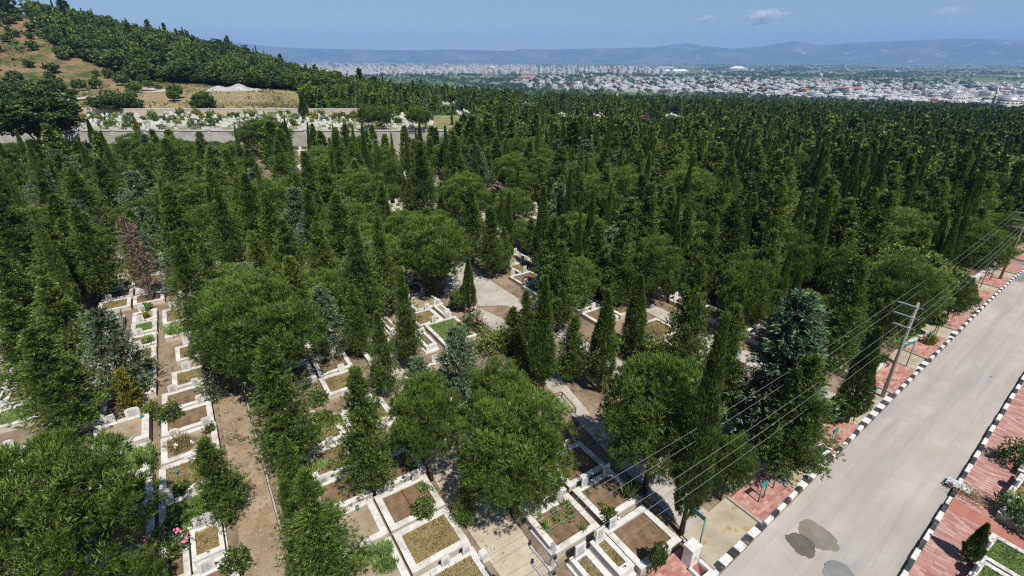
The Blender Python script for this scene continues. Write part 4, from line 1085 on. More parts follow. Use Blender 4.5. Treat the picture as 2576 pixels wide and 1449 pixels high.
for (px, py, s, lb) in [(1358, 1300, .85, 'iris clump at the left corner of the reddish plot'), (1395, 1290, .9, 'small upright iris clump near the headstone of the reddish plot'), (1425, 1278, 1.1, 'tall iris clump at the far side of the reddish plot'),
                        (1438, 1303, 1.35, 'widest iris clump in the middle of the reddish plot'), (1407, 1313, 1.0, 'iris clump left of the widest one in the reddish plot'), (1372, 1330, 1.1, 'iris clump nearest the left kerb of the reddish plot'),
                        (1468, 1337, .7, 'lone iris clump by the right kerb of the reddish plot'), (1400, 1352, .4, 'tiny iris sprout at the lower kerb of the reddish plot'),
                        (1584, 1252, 1.5, 'large leafy clump at the right kerb of the half shaded plot'), (1481, 1242, .6, 'small sprout on the left of the half shaded plot'), (1512, 1272, .5, 'small sprout in the middle of the half shaded plot')]:
    iris(px, py, s, lb, 'iris clumps on the plots')
def iris_bed(px0, py0, px1, py1, n, s, label, z=.35, seed=0):
    """A bed of iris leaves growing into one another: one mass."""
    r = np.random.default_rng(seed); V = []; M = []
    for k in range(n):
        t = r.random(); px = px0 + (px1 - px0) * t + r.normal() * 9; py = py0 + (py1 - py0) * t + r.normal() * 5
        X, Y = unproj(px, py, z); m = 22; a = r.uniform(0, 6.28, m); tl = r.uniform(.1, 1, m) * .7
        P = np.stack([np.full(m, X), np.full(m, Y), np.full(m, z)], 1) + r.normal(size=(m, 3)) * np.array([.1, .1, 0])
        V.append(blades(P, np.stack([np.cos(a) * tl, np.sin(a) * tl, np.ones(m)], 1), r.uniform(.5, 1, m) * .5 * s, np.full(m, .055), r)); M.append((r.random(m) < .5).astype(int))
    V = np.concatenate(V); o = link('iris_bed', mesh_np('iris_bed', V, np.arange(len(V)).reshape(-1, 4), FOL['grassy'], np.concatenate(M)))
    tag(o, label, 'plants', None, 'stuff')
iris_bed(290, 1165, 375, 1150, 40, .9, 'bed of pale green iris leaves before the large high walled plot', .45, 1)
iris_bed(330, 1150, 380, 1135, 26, .9, 'second row of pale iris leaves at the kerb of the high walled plot', .45, 8)
iris_bed(470, 1282, 545, 1262, 30, .9, 'iris leaves in the sunlit half of the shaded green plot', .36, 2)
iris_bed(425, 1330, 490, 1310, 30, .9, 'iris leaves in the dark half of the shaded green plot', .36, 3)
iris_bed(945, 1430, 985, 1425, 34, .95, 'sprawling iris leaves at the bottom of the photo left of the dry plots', .32, 4)
iris_bed(785, 1185, 825, 1165, 30, .8, 'iris leaves among brown earth beside the left conifers', .3, 5)
iris_bed(800, 1075, 845, 1060, 36, .8, 'pale iris leaves around the white headstone behind the dark conifer', .3, 6)
iris_bed(1255 - 200, 1225, 1075, 1240, 10, .7, 'scattered leaves in the rusty bar plot', .34, 7)

SB = np.random.default_rng(77)
def shrub(px, py, w, h, kind, label, z=.35, flowers=None, nf=0, n=260, L=.14, W=.07, cat='shrub', name='shrub', tint=0.0, up=.3):
    X, Y = unproj(px, py, z)
    o = link(name, shrub_mesh(name, SB, w, h, FOL[kind], n, 5, L, W, up, flowers, nf), None, (X, Y, (h1(X, Y) if z < .1 else z) - .02), random.uniform(0, 6)); o['tint'] = tint
    return tag(o, label, cat)
shrub(1068, 1290, 1.0, 1.0, 'broad', 'bushy green shrub spilling over the corner of the rusty bar plot', tint=.5)
shrub(922, 1402, .8, .55, 'grassy', 'round yellowish green tussock beside the headstone at the bottom', L=.3, W=.03, up=.9)
shrub(965, 1390, .6, .4, 'grassy', 'smaller yellowish tussock right of the round one', L=.25, W=.03, up=.9)
shrub(455, 1125, 1.3, .7, 'dry', 'spreading yellowed bush with white blossoms in a left plot', flowers=WHITEP, nf=50, L=.25, W=.03)
shrub(430, 1052, 1.3, 1.3, 'broad', 'straggling green rose bush over the left kerb', tint=.3)
shrub(385, 1040, 1.0, .9, 'broad', 'pale leafed bush beside the golden conifer', tint=.8)
shrub(528, 1085, .5, .4, 'broad', 'small potted bush with pale pink blossoms on a left kerb', flowers=PINK, nf=20, n=90)
shrub(457, 1232, .7, .4, 'broad', 'low bright green plant beside the small dark conifer', tint=.8)
shrub(600, 1425, 1.1, 1.1, 'broad', 'dark glossy bush on the edge of the earth path', z=.34)
shrub(590, 1120, 1.0, 1.2, 'dry', 'thin twiggy sapling between the kerb and earth path', z=.1, n=60, L=.2, W=.03)
shrub(410, 1410, 2.3, 1.9, 'broad', 'pink flowering oleander sprawling over the bottom left plots', z=0.05, flowers=PINK, nf=130, n=380, tint=.1, L=.2, W=.06)
shrub(1190, 835, 2.2, 2.3, 'broad', 'pink flowering oleander beside the concrete path fork', z=0, flowers=PINK, nf=170, n=420, L=.22, W=.06)
shrub(1530, 1312, .8, .9, 'broad', 'rose bush with white blooms between two headstones', z=.1, flowers=WHITEP, nf=18, n=140)
shrub(1590, 1235, .8, .6, 'broad', 'leafy tuft under the widest pine, near the kerb corner', z=.3, tint=.4)
shrub(2548, 1160, 1.6, 1.5, 'broad', 'red flowering bush at the right edge of the brick pavement', z=.3, flowers=REDP, nf=45, n=300)
shrub(2560, 1290, 1.5, .8, 'grassy', 'yellow green broad leaved clump at the corner of the red cross walk', z=.45, L=.35, W=.07, up=.6, n=120)
shrub(2575, 1320, 1.4, 1.0, 'spruce', 'dark feathery shrub behind the yellow green clump', z=.4)
shrub(2338, 865, .8, .95, 'golden', 'yellow green oval base bush of the topiary', z=.15, n=330, L=.1, W=.05, up=.8)
shrub(2270, 832, 2.4, .6, 'grassy', 'mat of green ground cover behind the utility pole', z=.45, n=300, L=.22, W=.05)
shrub(2240, 855, 2.2, .5, 'grassy', 'second mat of green ground cover behind the utility pole', z=.45, n=300, L=.22, W=.05)
shrub(2150, 905, 1.6, .7, 'broad', 'leafy bed with rosettes behind the slim roadside cypress', z=.45, tint=.7)
shrub(2210, 905, 1.4, .6, 'broad', 'reddish rosette bed right of the slim roadside cypress', z=.45, flowers=PINK, nf=24)
shrub(1080, 742, 1.2, 2.2, 'broad', 'young bushy sapling on the sandy plot behind the long white tomb', z=.3, n=260, tint=.3)
shrub(1245, 880, 3.4, 1.9, 'broad', 'yellow green rambling bush behind the front round pines', z=0, n=520, L=.2, W=.09, tint=.9)
shrub(1335, 935, 2.6, 1.8, 'broad', 'light green rambling bush beside the concrete path', z=0, n=420, L=.2, W=.09, tint=.8)
shrub(1590, 885, 3.4, 1.8, 'broad', 'light green spreading bush below the pair of stout cypresses', z=0, n=520, L=.2, W=.09, tint=.9)
shrub(1650, 905, 2.6, 1.6, 'broad', 'yellow green spreading bush beside the blue railed plot', z=0, n=420, L=.2, W=.09, tint=1.0)
shrub(1630, 845, 2.6, 1.0, 'dry', 'mound of dry brown weeds within a pale kerb between the paths', z=.4, n=520, L=.2, W=.03)
shrub(1220, 635, 1.5, .9, 'broad', 'dark green clipped shrub inside the walled plot beyond the path fork', z=.3, tint=.2)
shrub(450, 830, 2.2, .6, 'grassy', 'clipped low hedge filling a white kerbed plot', z=.35, n=520, L=.12, W=.06, tint=.5)
shrub(370, 780, .9, .7, 'broad', 'round green bush on the narrow left row', tint=.6)
shrub(365, 800, .6, .5, 'golden', 'yellow green bush on the narrow left row', n=160)
shrub(378, 920, .8, .6, 'golden', 'small golden bush on the nearest of the narrow left plots', n=160)
shrub(375, 860, .8, .5, 'grassy', 'green tuft on the second of the narrow left plots', n=160)
shrub(800, 1010, 1.3, 1.2, 'broad', 'climbing roses with large leaves behind the left conifer', z=.2, tint=.7)
shrub(815, 1060, 1.1, .9, 'broad', 'leafy climber by the tall white headstone', z=.3, tint=.8)
shrub(790, 1095, .9, .8, 'broad', 'ivy like growth below the tall white headstone', z=.2, tint=.2)
def pot(px, py, z, col, label, name='flower_pot'):
    X, Y = unproj(px, py, z); b = MB(); b.tube([(0, 0, 0), (0, 0, .2), (0, 0, .21)], [.07, .10, .10], col, 10); b.tube([(0, 0, .211), (0, 0, .214)], [.085, .085], SOIL, 8)
    tag(link(name, b.mesh(name), None, (X, Y, z)), label, 'pot')
CYANP = plain('turquoise_plastic', (.06, .42, .42), .4, .1); REDPOT = plain('red_plastic', (.62, .06, .04), .4, .1)
pot(435, 974, .42, REDPOT, 'red plastic pot beside an arched headstone on the left')
pot(491, 986, .36, CYANP, 'turquoise plastic pot lying in a dry bed on the left')
pot(358, 1050, .62, CYANP, 'turquoise pot at the corner of the large high walled plot')
pot(446, 1191, .38, CYANP, 'turquoise pot in the patchy plot beside the small dark conifer')
pot(462, 1374, .36, CYANP, 'turquoise pot beside the pink oleander')
pot(900, 1281, .4, CYANP, 'turquoise pot on the kerb of the bare sandy plot')
pot(333, 1105, .62, MARBLE, 'white stone cup on the front kerb of the large high walled plot', 'water_cup')
pot(273, 1122, .62, MARBLE, 'second white stone cup on the front kerb of the large high walled plot', 'water_cup')
# yucca
r = np.random.default_rng(9); c = Crown(); d = randdir(r, 150); d[:, 2] = np.abs(d[:, 2]) * .8 + .1
c.add(np.tile(np.array([[0, 0, 1.3]]), (150, 1)), d, r.uniform(.7, 1.25, 150), np.full(150, .05), (r.random(150) < .5).astype(int), r)
X, Y = unproj(1408, 1080); t = empty('yucca_plant', (X, Y, 0)); tag(t, 'spiky yucca with drooping blades between two round pines', 'yucca'); link('leaves', c.mesh('leaves', FOL['grassy']), t); link('trunk', trunk_mesh(r, 1.4, .12, BARK), t)
# topiary on the pavement
X, Y = unproj(2338, 862); r = np.random.default_rng(10); t = empty('topiary_tree', (X + .05, Y + .1, .15)); tag(t, 'ball topped topiary on a short stem beside the pavement', 'topiary')
c, _ = lobed(r, 2.5, 1.15, 1.3, 14, 22, 5, .1, .06, leaf=True); link('crown', c.mesh('crown', FOL['broad']), t); link('trunk', trunk_mesh(r, 1.8, .05, BARK), t)

# ------------------------------------------------------------------ trees one can point at
for a in [
 ('pine', 1296, 1300, 978, 305, 'broad round pine in the middle foreground, crown low over the sandy path', .25),
 ('pine', 1275, 1135, 893, 190, 'bright round pine directly behind the middle foreground pine', .3),
 ('pine', 1086, 1208, 928, 182, 'two stemmed round pine above the sandy path, right of the dark conifer', .15),
 ('pine', 1621, 1236, 872, 292, 'widest round pine, left of the trimmed cypress', .05),
 ('pine', 645, 1000, 684, 292, 'big round pine over the left grave rows beside the earth path', .0),
 ('pine', 1098, 750, 524, 188, 'round domed pine at the path fork, casting a dark shadow', .25),
 ('pine', 120, 1500, 1100, 410, 'huge sprawling pine filling the bottom left corner', .1),
 ('pine', 330, 1530, 1400, 150, 'tip of a pine at the bottom edge beside the pink oleander', .2),
 ('pine', 1880, 850, 640, 145, 'rounded pine left of the blue spruce top', .2),
 ('pine', 1985, 775, 568, 120, 'round pine behind the tall dark conifer near the road', .1),
 ('pine', 2205, 880, 625, 190, 'wide dark pine behind the utility pole', .0),
 ('pine', 2105, 800, 610, 120, 'dark pine left of the wide pine behind the utility pole', -.1),
 ('pine', 2391, 712, 540, 175, 'broad dark pine beside the road in front of the last utility pole', -.05),
 ('pine', 2374, 818, 688, 96, 'small leaning pine standing on a red pad by the kerb', .1),
 ('pine', 1812, 1258, 1083, 125, 'small pine at the pavement right of the trimmed cypress', .0),
 ('pine', 1640, 775, 580, 148, 'round pine with ragged top above the pair of stout cypresses', .15),
 ('pine', 905, 560, 420, 150, 'wide round pine right of the blue green cedar in the left middle', .25),
 ('pine', 985, 500, 392, 66, 'small round pine just right of a wide round one, middle left', .15),
 ('pine', 490, 600, 440, 210, 'widest pine of the left middle forest', .0),
 ('pine', 1400, 510, 388, 94, 'round pine in the centre of the forest', .15),
 ('pine', 1520, 610, 458, 118, 'round pine above the tall cypress right of the path fork', .1),
 ('pine', 340, 440, 325, 92, 'round pine just in front of the white terrace wall at left', .1),
 ('pine', 662, 395, 284, 132, 'wide round pine overlapping the terrace graves', .05),
 ('pine', 230, 690, 560, 130, 'dense pine on the far left below the leaning cypresses', .0),
 ('pine', 60, 640, 520, 190, 'wide pine against the left edge of the photo', .1),
 ('pine', 40, 480, 350, 150, 'pale green tree crown at the left edge below the big dark tree', .3),
 ('pine', 1055, 330, 262, 72, 'bright round pine at the right end of the terrace', .4),
 ('pine', 925, 335, 258, 60, 'round bright pine behind the terrace graves', .35),
 ('pine', 965, 330, 262, 44, 'smaller round pine among those behind the terrace graves', .2),
 ('conifer', 942, 1246, 930, 158, 'dark dense conifer with a bare stem between two grave columns', -.15),
 ('conifer', 715, 1190, 856, 165, 'tall dense conifer along the right edge of the earth path', -.15),
 ('conifer', 738, 1262, 1100, 90, 'lower bushy conifer in front of the tall one along the earth path', -.1),
 ('conifer', 800, 1510, 1190, 190, 'bushy two peaked conifer at the bottom edge beside the trench', -.1),
 ('conifer', 745, 1500, 1215, 110, 'second peak of foliage left of the bushy bottom conifer', -.1),
 ('conifer', 580, 1312, 1108, 128, 'small dark conifer standing beside the earth path with its shadow on it', -.1),
 ('conifer', 1172, 1327, 1198, 64, 'young thin conifer alone on the sandy path', .0),
 ('conifer', 1735, 985, 645, 120, 'tall green conifer behind the trimmed cypress', -.05),
 ('conifer', 1820, 1090, 770, 130, 'thick conifer merging with the top of the trimmed cypress', .0),
 ('conifer', 1942, 1205, 900, 190, 'large dark conifer in front of the blue spruce', -.35),
 ('conifer', 2118, 960, 648, 148, 'dark full conifer behind the slim roadside cypress', -.2),
 ('conifer', 1408, 835, 615, 112, 'full dark conifer on the right of the path fork', -.1),
 ('conifer', 1437, 962, 796, 92, 'small conifer with a bare stem left of the pair of stout cypresses', -.2),
 ('conifer', 1322, 908, 733, 78, 'two pointed young conifer in front of the concrete path', -.15),
 ('conifer', 1290, 890, 775, 70, 'thin young conifer leaning beside the two pointed one', -.15),
 ('conifer', 1020, 930, 685, 82, 'slender dark conifer behind the long white tomb', -.2),
 ('conifer', 908, 850, 565, 112, 'tall dark conifer left of the slender one', -.1),
 ('conifer', 962, 800, 550, 90, 'ragged green conifer left of the domed pine', .1),
 ('conifer', 895, 900, 720, 80, 'dark conifer above the thin grey trunk', -.2),
 ('conifer', 960, 1000, 790, 78, 'small conifer at the edge of the sandy path', -.1),
 ('conifer', 1235, 700, 520, 80, 'conifer with a bare dark trunk beyond the path fork', -.3),
 ('conifer', 1268, 690, 575, 50, 'small green conifer beside the bare trunked one', .0),
 ('conifer', 1185, 660, 470, 80, 'dark conifer behind the domed pine', -.25),
 ('conifer', 1062, 560, 360, 82, 'tall dark pointed conifer in the centre left forest', -.5),
 ('conifer', 480, 870, 590, 100, 'dark conifer behind the clipped hedge plot', -.2),
 ('conifer', 450, 700, 470, 110, 'ragged conifer above the dead brown tree', .0),
 ('conifer', 640, 680, 440, 90, 'dark slender conifer above the big left pine', -.2),
 ('conifer', 575, 720, 480, 90, 'bushy conifer between the left pines', -.1),
 ('conifer', 230, 760, 520, 110, 'dense green conifer left of the dead brown tree', .05),
 ('conifer', 150, 780, 560, 130, 'ragged conifer on the left beside the dense pine', .0),
 ('conifer', 180, 1100, 830, 180, 'large green conifer above the huge bottom left pine', .0),
 ('conifer', 70, 1010, 760, 170, 'tall dark conifer at the left edge of the photo', -.1),
 ('conifer', 40, 860, 640, 150, 'green conifer at the left edge, middle height', .05),
 ('conifer', 860, 720, 490, 110, 'conifer right of the blue green cedar', .0),
 ('conifer', 790, 700, 480, 90, 'dark narrow conifer left of the tall dark ones', -.1),
 ('conifer', 2020, 730, 560, 80, 'dark pointed conifer among the pines near the road', -.2),
 ('conifer', 1560, 780, 560, 100, 'bushy conifer left of the ragged topped pine', -.1),
 ('conifer', 1500, 750, 560, 100, 'dense green conifer right of the full dark one', .0),
 ('conifer', 1780, 760, 540, 90, 'dense conifer left of the rounded pine', -.1),
 ('conifer', 1720, 700, 520, 80, 'narrow conifer behind the tall green one', -.1),
 ('cypress', 1712, 1345, 782, 90, 'tall trimmed cypress with a bare lower stem beside the pavement', .0),
 ('cypress', 2126, 1066, 822, 74, 'slim roadside cypress with a bare stem', -.1),
 ('cypress', 1361, 695, 466, 46, 'tall slim cypress right of the path fork', .1),
 ('cypress', 1363, 985, 690, 66, 'grey green thin cypress with a bare stem near the lower path', .15),
 ('cypress', 1520, 985, 726, 74, 'stout cypress, left of the pair', .2),
 ('cypress', 1603, 880, 690, 56, 'stout cypress, right of the pair', .2),
 ('cypress', 1182, 788, 648, 38, 'small cypress standing alone on the path fork', .1),
 ('cypress', 980, 640, 505, 26, 'narrow cypress left of the domed pine', .2),
 ('cypress', 1695, 760, 560, 42, 'dark narrow cypress by the bushy tall conifer', .0),
 ('cypress', 725, 810, 640, 44, 'short narrow cypress right of the big left pine', .1),
 ('cypress', 405, 460, 380, 22, 'thin leaning cypress below the terrace wall', .0),
 ('cypress', 180, 440, 325, 34, 'pointed cypress left of the terrace, first of three', -.1),
 ('cypress', 232, 385, 298, 20, 'thinnest pointed cypress in front of the terrace', -.1),
 ('cypress', 160, 425, 318, 24, 'slim pointed cypress beside the big dark tree', -.1),
 ('cypress', 2430, 1415, 1316, 44, 'small dark cypress on the right brick pavement', -.2),
 ('cypress', 762, 300, 240, 26, 'leaning dark cypress at the end of the dry slope', -.2),
 ('spruce', 1958, 1120, 728, 262, 'tall blue green spruce beside the pavement', .1),
 ('cedar', 818, 905, 716, 118, 'pale blue green cedar with drooping boughs right of the big left pine', .2),
 ('cedar', 1150, 1010, 818, 150, 'pale grey green cedar behind the front round pines', .1),
 ('cedar', 1055, 1030, 895, 120, 'low blue green cedar left of the pale grey green one', .2),
 ('cedar', 556, 1003, 848, 94, 'young blue cedar with a thin stem beside the earth path', .3),
 ('cedar', 750, 640, 466, 118, 'grey green cedar in the left middle forest', .1),
 ('cedar', 280, 1000, 770, 160, 'grey green cedar beside the white left graves', .1),
 ('cedar', 945, 800, 650, 100, 'blue green cedar on a thin trunk behind the young sapling', .1),
 ('cedar', 1555, 480, 375, 70, 'grey cedar in the middle of the right forest', .3),
 ('cedar', 1118, 430, 345, 62, 'grey cedar in the centre of the forest', .3),
 ('cedar', 150, 480, 372, 74, 'grey green cedar in front of the terrace wall', .2),
 ('cedar', 2000, 640, 530, 80, 'pale green cedar in the right forest', .2),
 ('blue', 765, 655, 566, 56, 'silvery blue dwarf conifer among dark trees', .2),
 ('blue', 936, 575, 512, 50, 'silvery blue dwarf conifer left of the narrow cypress', .2),
 ('golden', 318, 1030, 935, 58, 'golden yellow conifer beside the large high walled plot', .3),
 ('golden', 665, 720, 640, 60, 'golden tip rising behind the big left pine', .2),
 ('golden', 1012, 480, 440, 34, 'yellow green conifer among the central graves', .2),
 ('golden', 620, 372, 345, 24, 'small yellow conifer by the terrace wall', .3),
 ('golden', 525, 312, 285, 20, 'yellow conifer among the terrace graves', .2),
 ('golden', 345, 345, 300, 22, 'yellow conifer at the left of the terrace graves', .2),
 ('dead', 345, 765, 545, 84, 'dead brown conifer with bare lower twigs', .0),
 ('dead', 1240, 430, 365, 34, 'dead grey brown conifer in the central forest', -.3),
 ('broad', 70, 395, 200, 235, 'big dark broadleaf tree at the left edge below the hill', -.35),
 ('broad', 110, 250, 192, 76, 'round green tree on the slope behind the big dark tree', .0),
 ('broad', 290, 285, 228, 120, 'spreading bush tree in front of the pink wall', -.1),
 ('broad', 510, 284, 228, 60, 'shrubby tree on the dry slope, right of the spreading bush tree', .1),
 ('broad', 1155, 782, 722, 52, 'small round tree standing beside the lone cypress on the path fork', .4),
 ('broad', 2120, 1070, 985, 66, 'small dark leaved tree in front of the slim roadside cypress', -.4),
 ('broad', 1330, 300, 255, 90, 'leafy bright tree above the central graves', .4),
 ('broad', 1648, 1446, 1360, 46, 'bare thin sapling in the brown plot beside the fountain', .3),
]:
    at(*a[:6], tint=a[6])
# pink blossoming tree far in the forest
X, Y = unproj(1622, 305, -3.0); r = np.random.default_rng(31)
c, _ = lobed(r, 5, 4.4, .5, 18, 22, 5, .3, .2, leaf=True)
t = empty('blossom_tree', (X, Y, h1(X, Y)), 0, (1.1, 1.1, 1.25)); tag(t, 'pink blossoming tree deep in the forest', 'tree')
link('crown', c.mesh('crown', [FOL['broad'][0], PINK]), t); link('trunk', trunk_mesh(r, 3, .12, BARK), t); TREES.append((X, Y, 2.5))

# ------------------------------------------------------------------ terrace with its walls and tombs
YW, ZT = 113.6, 5.5
b = MB(); b.box(-146, -14, YW + .1, 147.2, 2.0, ZT, TERR); struct('terrace_ground', b.mesh('terrace_ground'))
t = empty('retaining_wall', (0, YW, 0)); tag(t, 'long pale concrete retaining wall with pilasters below the terrace graves', 'wall')
b = MB(); b.box(-146, -14, -.3, .09, -1, ZT + .1, WALLC); link('wall_panel', b.mesh('wall_panel'), t)
b = MB(); b.box(-146, -14, -.42, .14, ZT + .1, ZT + .26, MARBLE); link('coping', b.mesh('coping'), t)
for x in np.arange(-145, -14, 7.1):
    b = MB(); b.box(x - .3, x + .3, -.48, -.302, -1, ZT + .098, WALLC); b.box(x - .38, x + .38, -.52, .2, ZT + .262, ZT + .9, MARBLE); link('pilaster', b.mesh('pilaster'), t)
b = MB()
for x in np.arange(-145, -14, .5): b.tube([(x, -.15, ZT + .26), (x, -.15, ZT + .85)], .03, STEEL, 4, False)
b.tube([(-145, -.15, ZT + .85), (-14, -.15, ZT + .85)], .04, STEEL, 4, False); link('railing', b.mesh('railing'), t)
t = empty('boundary_wall', (0, 147.2, 0)); tag(t, 'pinkish boundary wall behind the terrace graves', 'wall')
b = MB(); b.box(-146, -40, 0, .4, 2, 7.15, PINKW); b.box(-146, -40, -.04, .44, 7.15, 7.3, MARBLE); link('wall_panel', b.mesh('wall_panel'), t)
t = empty('wire_fence', (0, 149.5, 0)); tag(t, 'wire fence on thin rusty posts above the pinkish wall', 'fence')
for x in np.arange(-146, -60, 4.2):
    z = h1(x, 152); b = MB(); b.tube([(x, 1, z - 1), (x + random.uniform(-.1, .1), 1, 8.8 + random.uniform(-.15, .1))], .07, BARK, 5); link('post', b.mesh('post'), t)
b = MB()
for z in (7.4, 8.0, 8.6): b.tube([(-146, 1, z), (-61, 1, z)], .02, BARK, 4, False)
link('wire', b.mesh('wire'), t)
# tombs on the terrace: three kinds of small white tomb, copied along rows
TM = []
for k in range(4):
    b = MB(); w, l = 1.2 + .3 * (k % 2), 2.3; hk = .34 + .08 * k
    for q in ((0, w, 0, .3), (0, w, l - .3, l), (0, .28, .3, l - .3), (w - .28, w, .3, l - .3)): b.box(*q, -.1, hk, MARBLE)
    b.box(.28, w - .28, .3, l - .3, -.1, hk - .08, [SOIL, GREENG, DRYG, GREENG][k])
    b.prism([(.36, hk), (w - .36, hk), (w - .36, hk + .42), (w * .6, hk + .58), (w * .4, hk + .58), (.36, hk + .42)], l - .2, l - .08, MARBLE)
    TM.append(b.mesh('marble_tomb'))
r = np.random.default_rng(61); cnt = 0
zone_names = ['left end', 'middle', 'right end']
for yy in np.arange(116, 145, 3.3):
    for xx in np.arange(-118, -20, 2.5):
        if r.random() < .28 or cnt >= 300: continue
        if r.random() > .95 - .0 : continue
        x = xx + r.uniform(-.5, .5); y = yy + r.uniform(-.7, .7)
        px, py = proj(x, y, ZT)
        if not (150 < px < 1075): continue
        k = int(r.integers(0, 4)); zn = 0 if px < 400 else (1 if px < 700 else 2); fb = 'front' if yy < 126 else ('back' if yy > 136 else 'middle')
        o = link('marble_tomb', TM[k], None, (x, y, ZT + .002), r.uniform(-.25, .25) + (math.pi if r.random() < .15 else 0), (1.0, 1.0, r.uniform(.9, 1.3)))
        tag(o, 'small white tomb in the crowded %s rows, %s of terrace' % (fb, zone_names[zn]), 'tomb', 'white tombs, %s rows, %s of the terrace' % (fb, zone_names[zn])); cnt += 1
TSH = [shrub_mesh('shrub', np.random.default_rng(500 + i), 1.6, 1.2, FOL[k], 90, 5, .3, .16) for i, k in enumerate(['broad', 'grassy', 'golden', 'cedar'])]
for i in range(190):
    x, y = r.uniform(-115, -20), r.uniform(115, 146); px, py = proj(x, y, ZT)
    if not 160 < px < 1000: continue
    k = int(r.integers(0, 4)); s = r.uniform(.6, 1.5)
    o = link('shrub', TSH[k], None, (x, y, ZT), r.uniform(0, 6), (s, s, s * r.uniform(.7, 1.3))); o['tint'] = float(r.uniform(-.2, .8))
    zn = 0 if px < 400 else (1 if px < 700 else 2)
    tag(o, ['leafy green', 'grassy light green', 'golden', 'grey green'][k] + ' bush among the white tombs at the %s of the terrace' % zone_names[zn], 'shrub', ['green', 'grassy', 'golden', 'grey green'][k] + ' bushes at the %s of the terrace' % zone_names[zn])
# rubble mound, gravel road and low kerbs on the plateau
nx = 40; V = []; rr = np.random.default_rng(8)
mx, my = -101, 193
for i in range(nx + 1):
    for j in range(nx + 1):
        a, q = i / nx * 2 - 1, j / nx * 2 - 1; d = math.hypot(a, q)
        V.append((mx + a * 10, my + q * 7, h1(mx + a * 10, my + q * 7) - .2 + max(0, 1 - d ** 2) * (1.5 + .6 * math.sin(a * 7 + q * 3)) + (rr.uniform(0, .5) if d < .95 else 0)))
F = [(i * (nx + 1) + j, (i + 1) * (nx + 1) + j, (i + 1) * (nx + 1) + j + 1, i * (nx + 1) + j + 1) for i in range(nx) for j in range(nx)]
tag(struct('rubble_mound', mesh_np('rubble_mound', V, F, [RUBBLE])), 'long low mound of white rubble on top of the dry slope', 'rubble', None, 'stuff')
def xyp(px, py, z):
    return ground_hit(px, py)
def strip(name, pix, wd, mat, dz):
    pts = [xyp(*p, 8) for p in pix]; L = []; Rr = []
    for i, p in enumerate(pts):
        q0, q1 = pts[max(0, i - 1)], pts[min(len(pts) - 1, i + 1)]; dx, dy = q1[0] - q0[0], q1[1] - q0[1]; n = math.hypot(dx, dy) or 1
        L.append((p[0] - dy / n * wd / 2, p[1] + dx / n * wd / 2)); Rr.append((p[0] + dy / n * wd / 2, p[1] - dx / n * wd / 2))
    return sheet(name, L + Rr[::-1], mat, dz, xy=True)
strip('gravel_road', [(135, 256), (200, 250), (290, 243), (350, 236), (420, 231), (385, 226), (355, 226)], 5, GROAD, .35)
strip('gravel_road', [(60, 262), (135, 256)], 5, GROAD, .35)

# ------------------------------------------------------------------ the forest
NOGO = []   # open ground seen between the trees, in (u, v)
def open_uv(u, v):
    if 7 < v + 0 and u < uL(v) + 2.6 and v > 11: return True
    for (u0, u1, v0, v1) in PLOTS[:90]:
        if u0 - .2 < u < u1 + .2 and v0 - .2 < v < v1 + .2: return True
    return False
CLEAR = [  # clearings of the photograph, as ground polygons in (u, v)
    [(8, -8.2), (8, 7), (36, 9), (36, -1), (50, -2), (50, -8.2)], [(8, 7), (8, 35), (25, 35), (28, 24), (36, 24), (50, 31), (50, 26), (46, 22), (40, 17), (36, 9)],
    [(28, 9), (28, 17), (43, 17), (43, 12)],
]
def min_px_clear(px, py):
    # openings measured on the photograph: terrace front, the left white rows, pavement
    return False
KIND_COUNT = {}
SCAT = []
rs = np.random.default_rng(2024)
def try_tree(X, Y, kind, h, w):
    for (x, y, q) in TREES:
        d2 = (x - X) ** 2 + (y - Y) ** 2
        if d2 < ((.58 if X > 18 else .76) * (max(q, 1.0) + max(w / 2, 1.4))) ** 2: return False
    TREES.append((X, Y, w / 2)); SCAT.append((math.hypot(X, Y), X, Y, kind, h, w)); return True
PROB = {'l': (['conifer', 'pine', 'cypress', 'cedar', 'broad'], [.36, .40, .08, .13, .03]),
        'm': (['conifer', 'pine', 'cypress', 'cedar', 'broad'], [.42, .36, .12, .08, .02]),
        'r': (['conifer', 'pine', 'cypress', 'cedar', 'broad'], [.44, .31, .17, .05, .03])}
DIM = {'conifer': (5.5, 10.5, .40, .62), 'pine': (5, 8.5, .75, 1.05), 'cypress': (6, 11.5, .11, .165), 'cedar': (5, 8.5, .55, .75), 'broad': (4.5, 8, .8, 1.1)}
def pick(px):
    ks, ps = PROB['l' if px < 800 else ('m' if px < 1500 else 'r')]
    k = ks[rs.choice(len(ks), p=ps)]; a, b_, c_, d = DIM[k]; h = rs.uniform(a, b_); return k, h, h * rs.uniform(c_, d)
def ceil_h(X, Y, z, px):
    """How tall a tree may stand here before it would hide the terrace or the town, which it does not."""
    if px < 1040 and Y < 112: y = 344 - (44 if rs.random() < .62 else 0) + rs.uniform(-8, 34)
    else: y = np.interp(px, [700, 800, 1040, 1300, 1700, 2000, 2200, 2576], [190, 196, 200, 205, 212, 226, 236, 264]) + rs.exponential(7) - 2
    xc = (px - CXP) / FOC; yc = (y - CYP) / FOC
    return EYE - Y * (ST + yc * CT) / (CT - yc * ST) - z
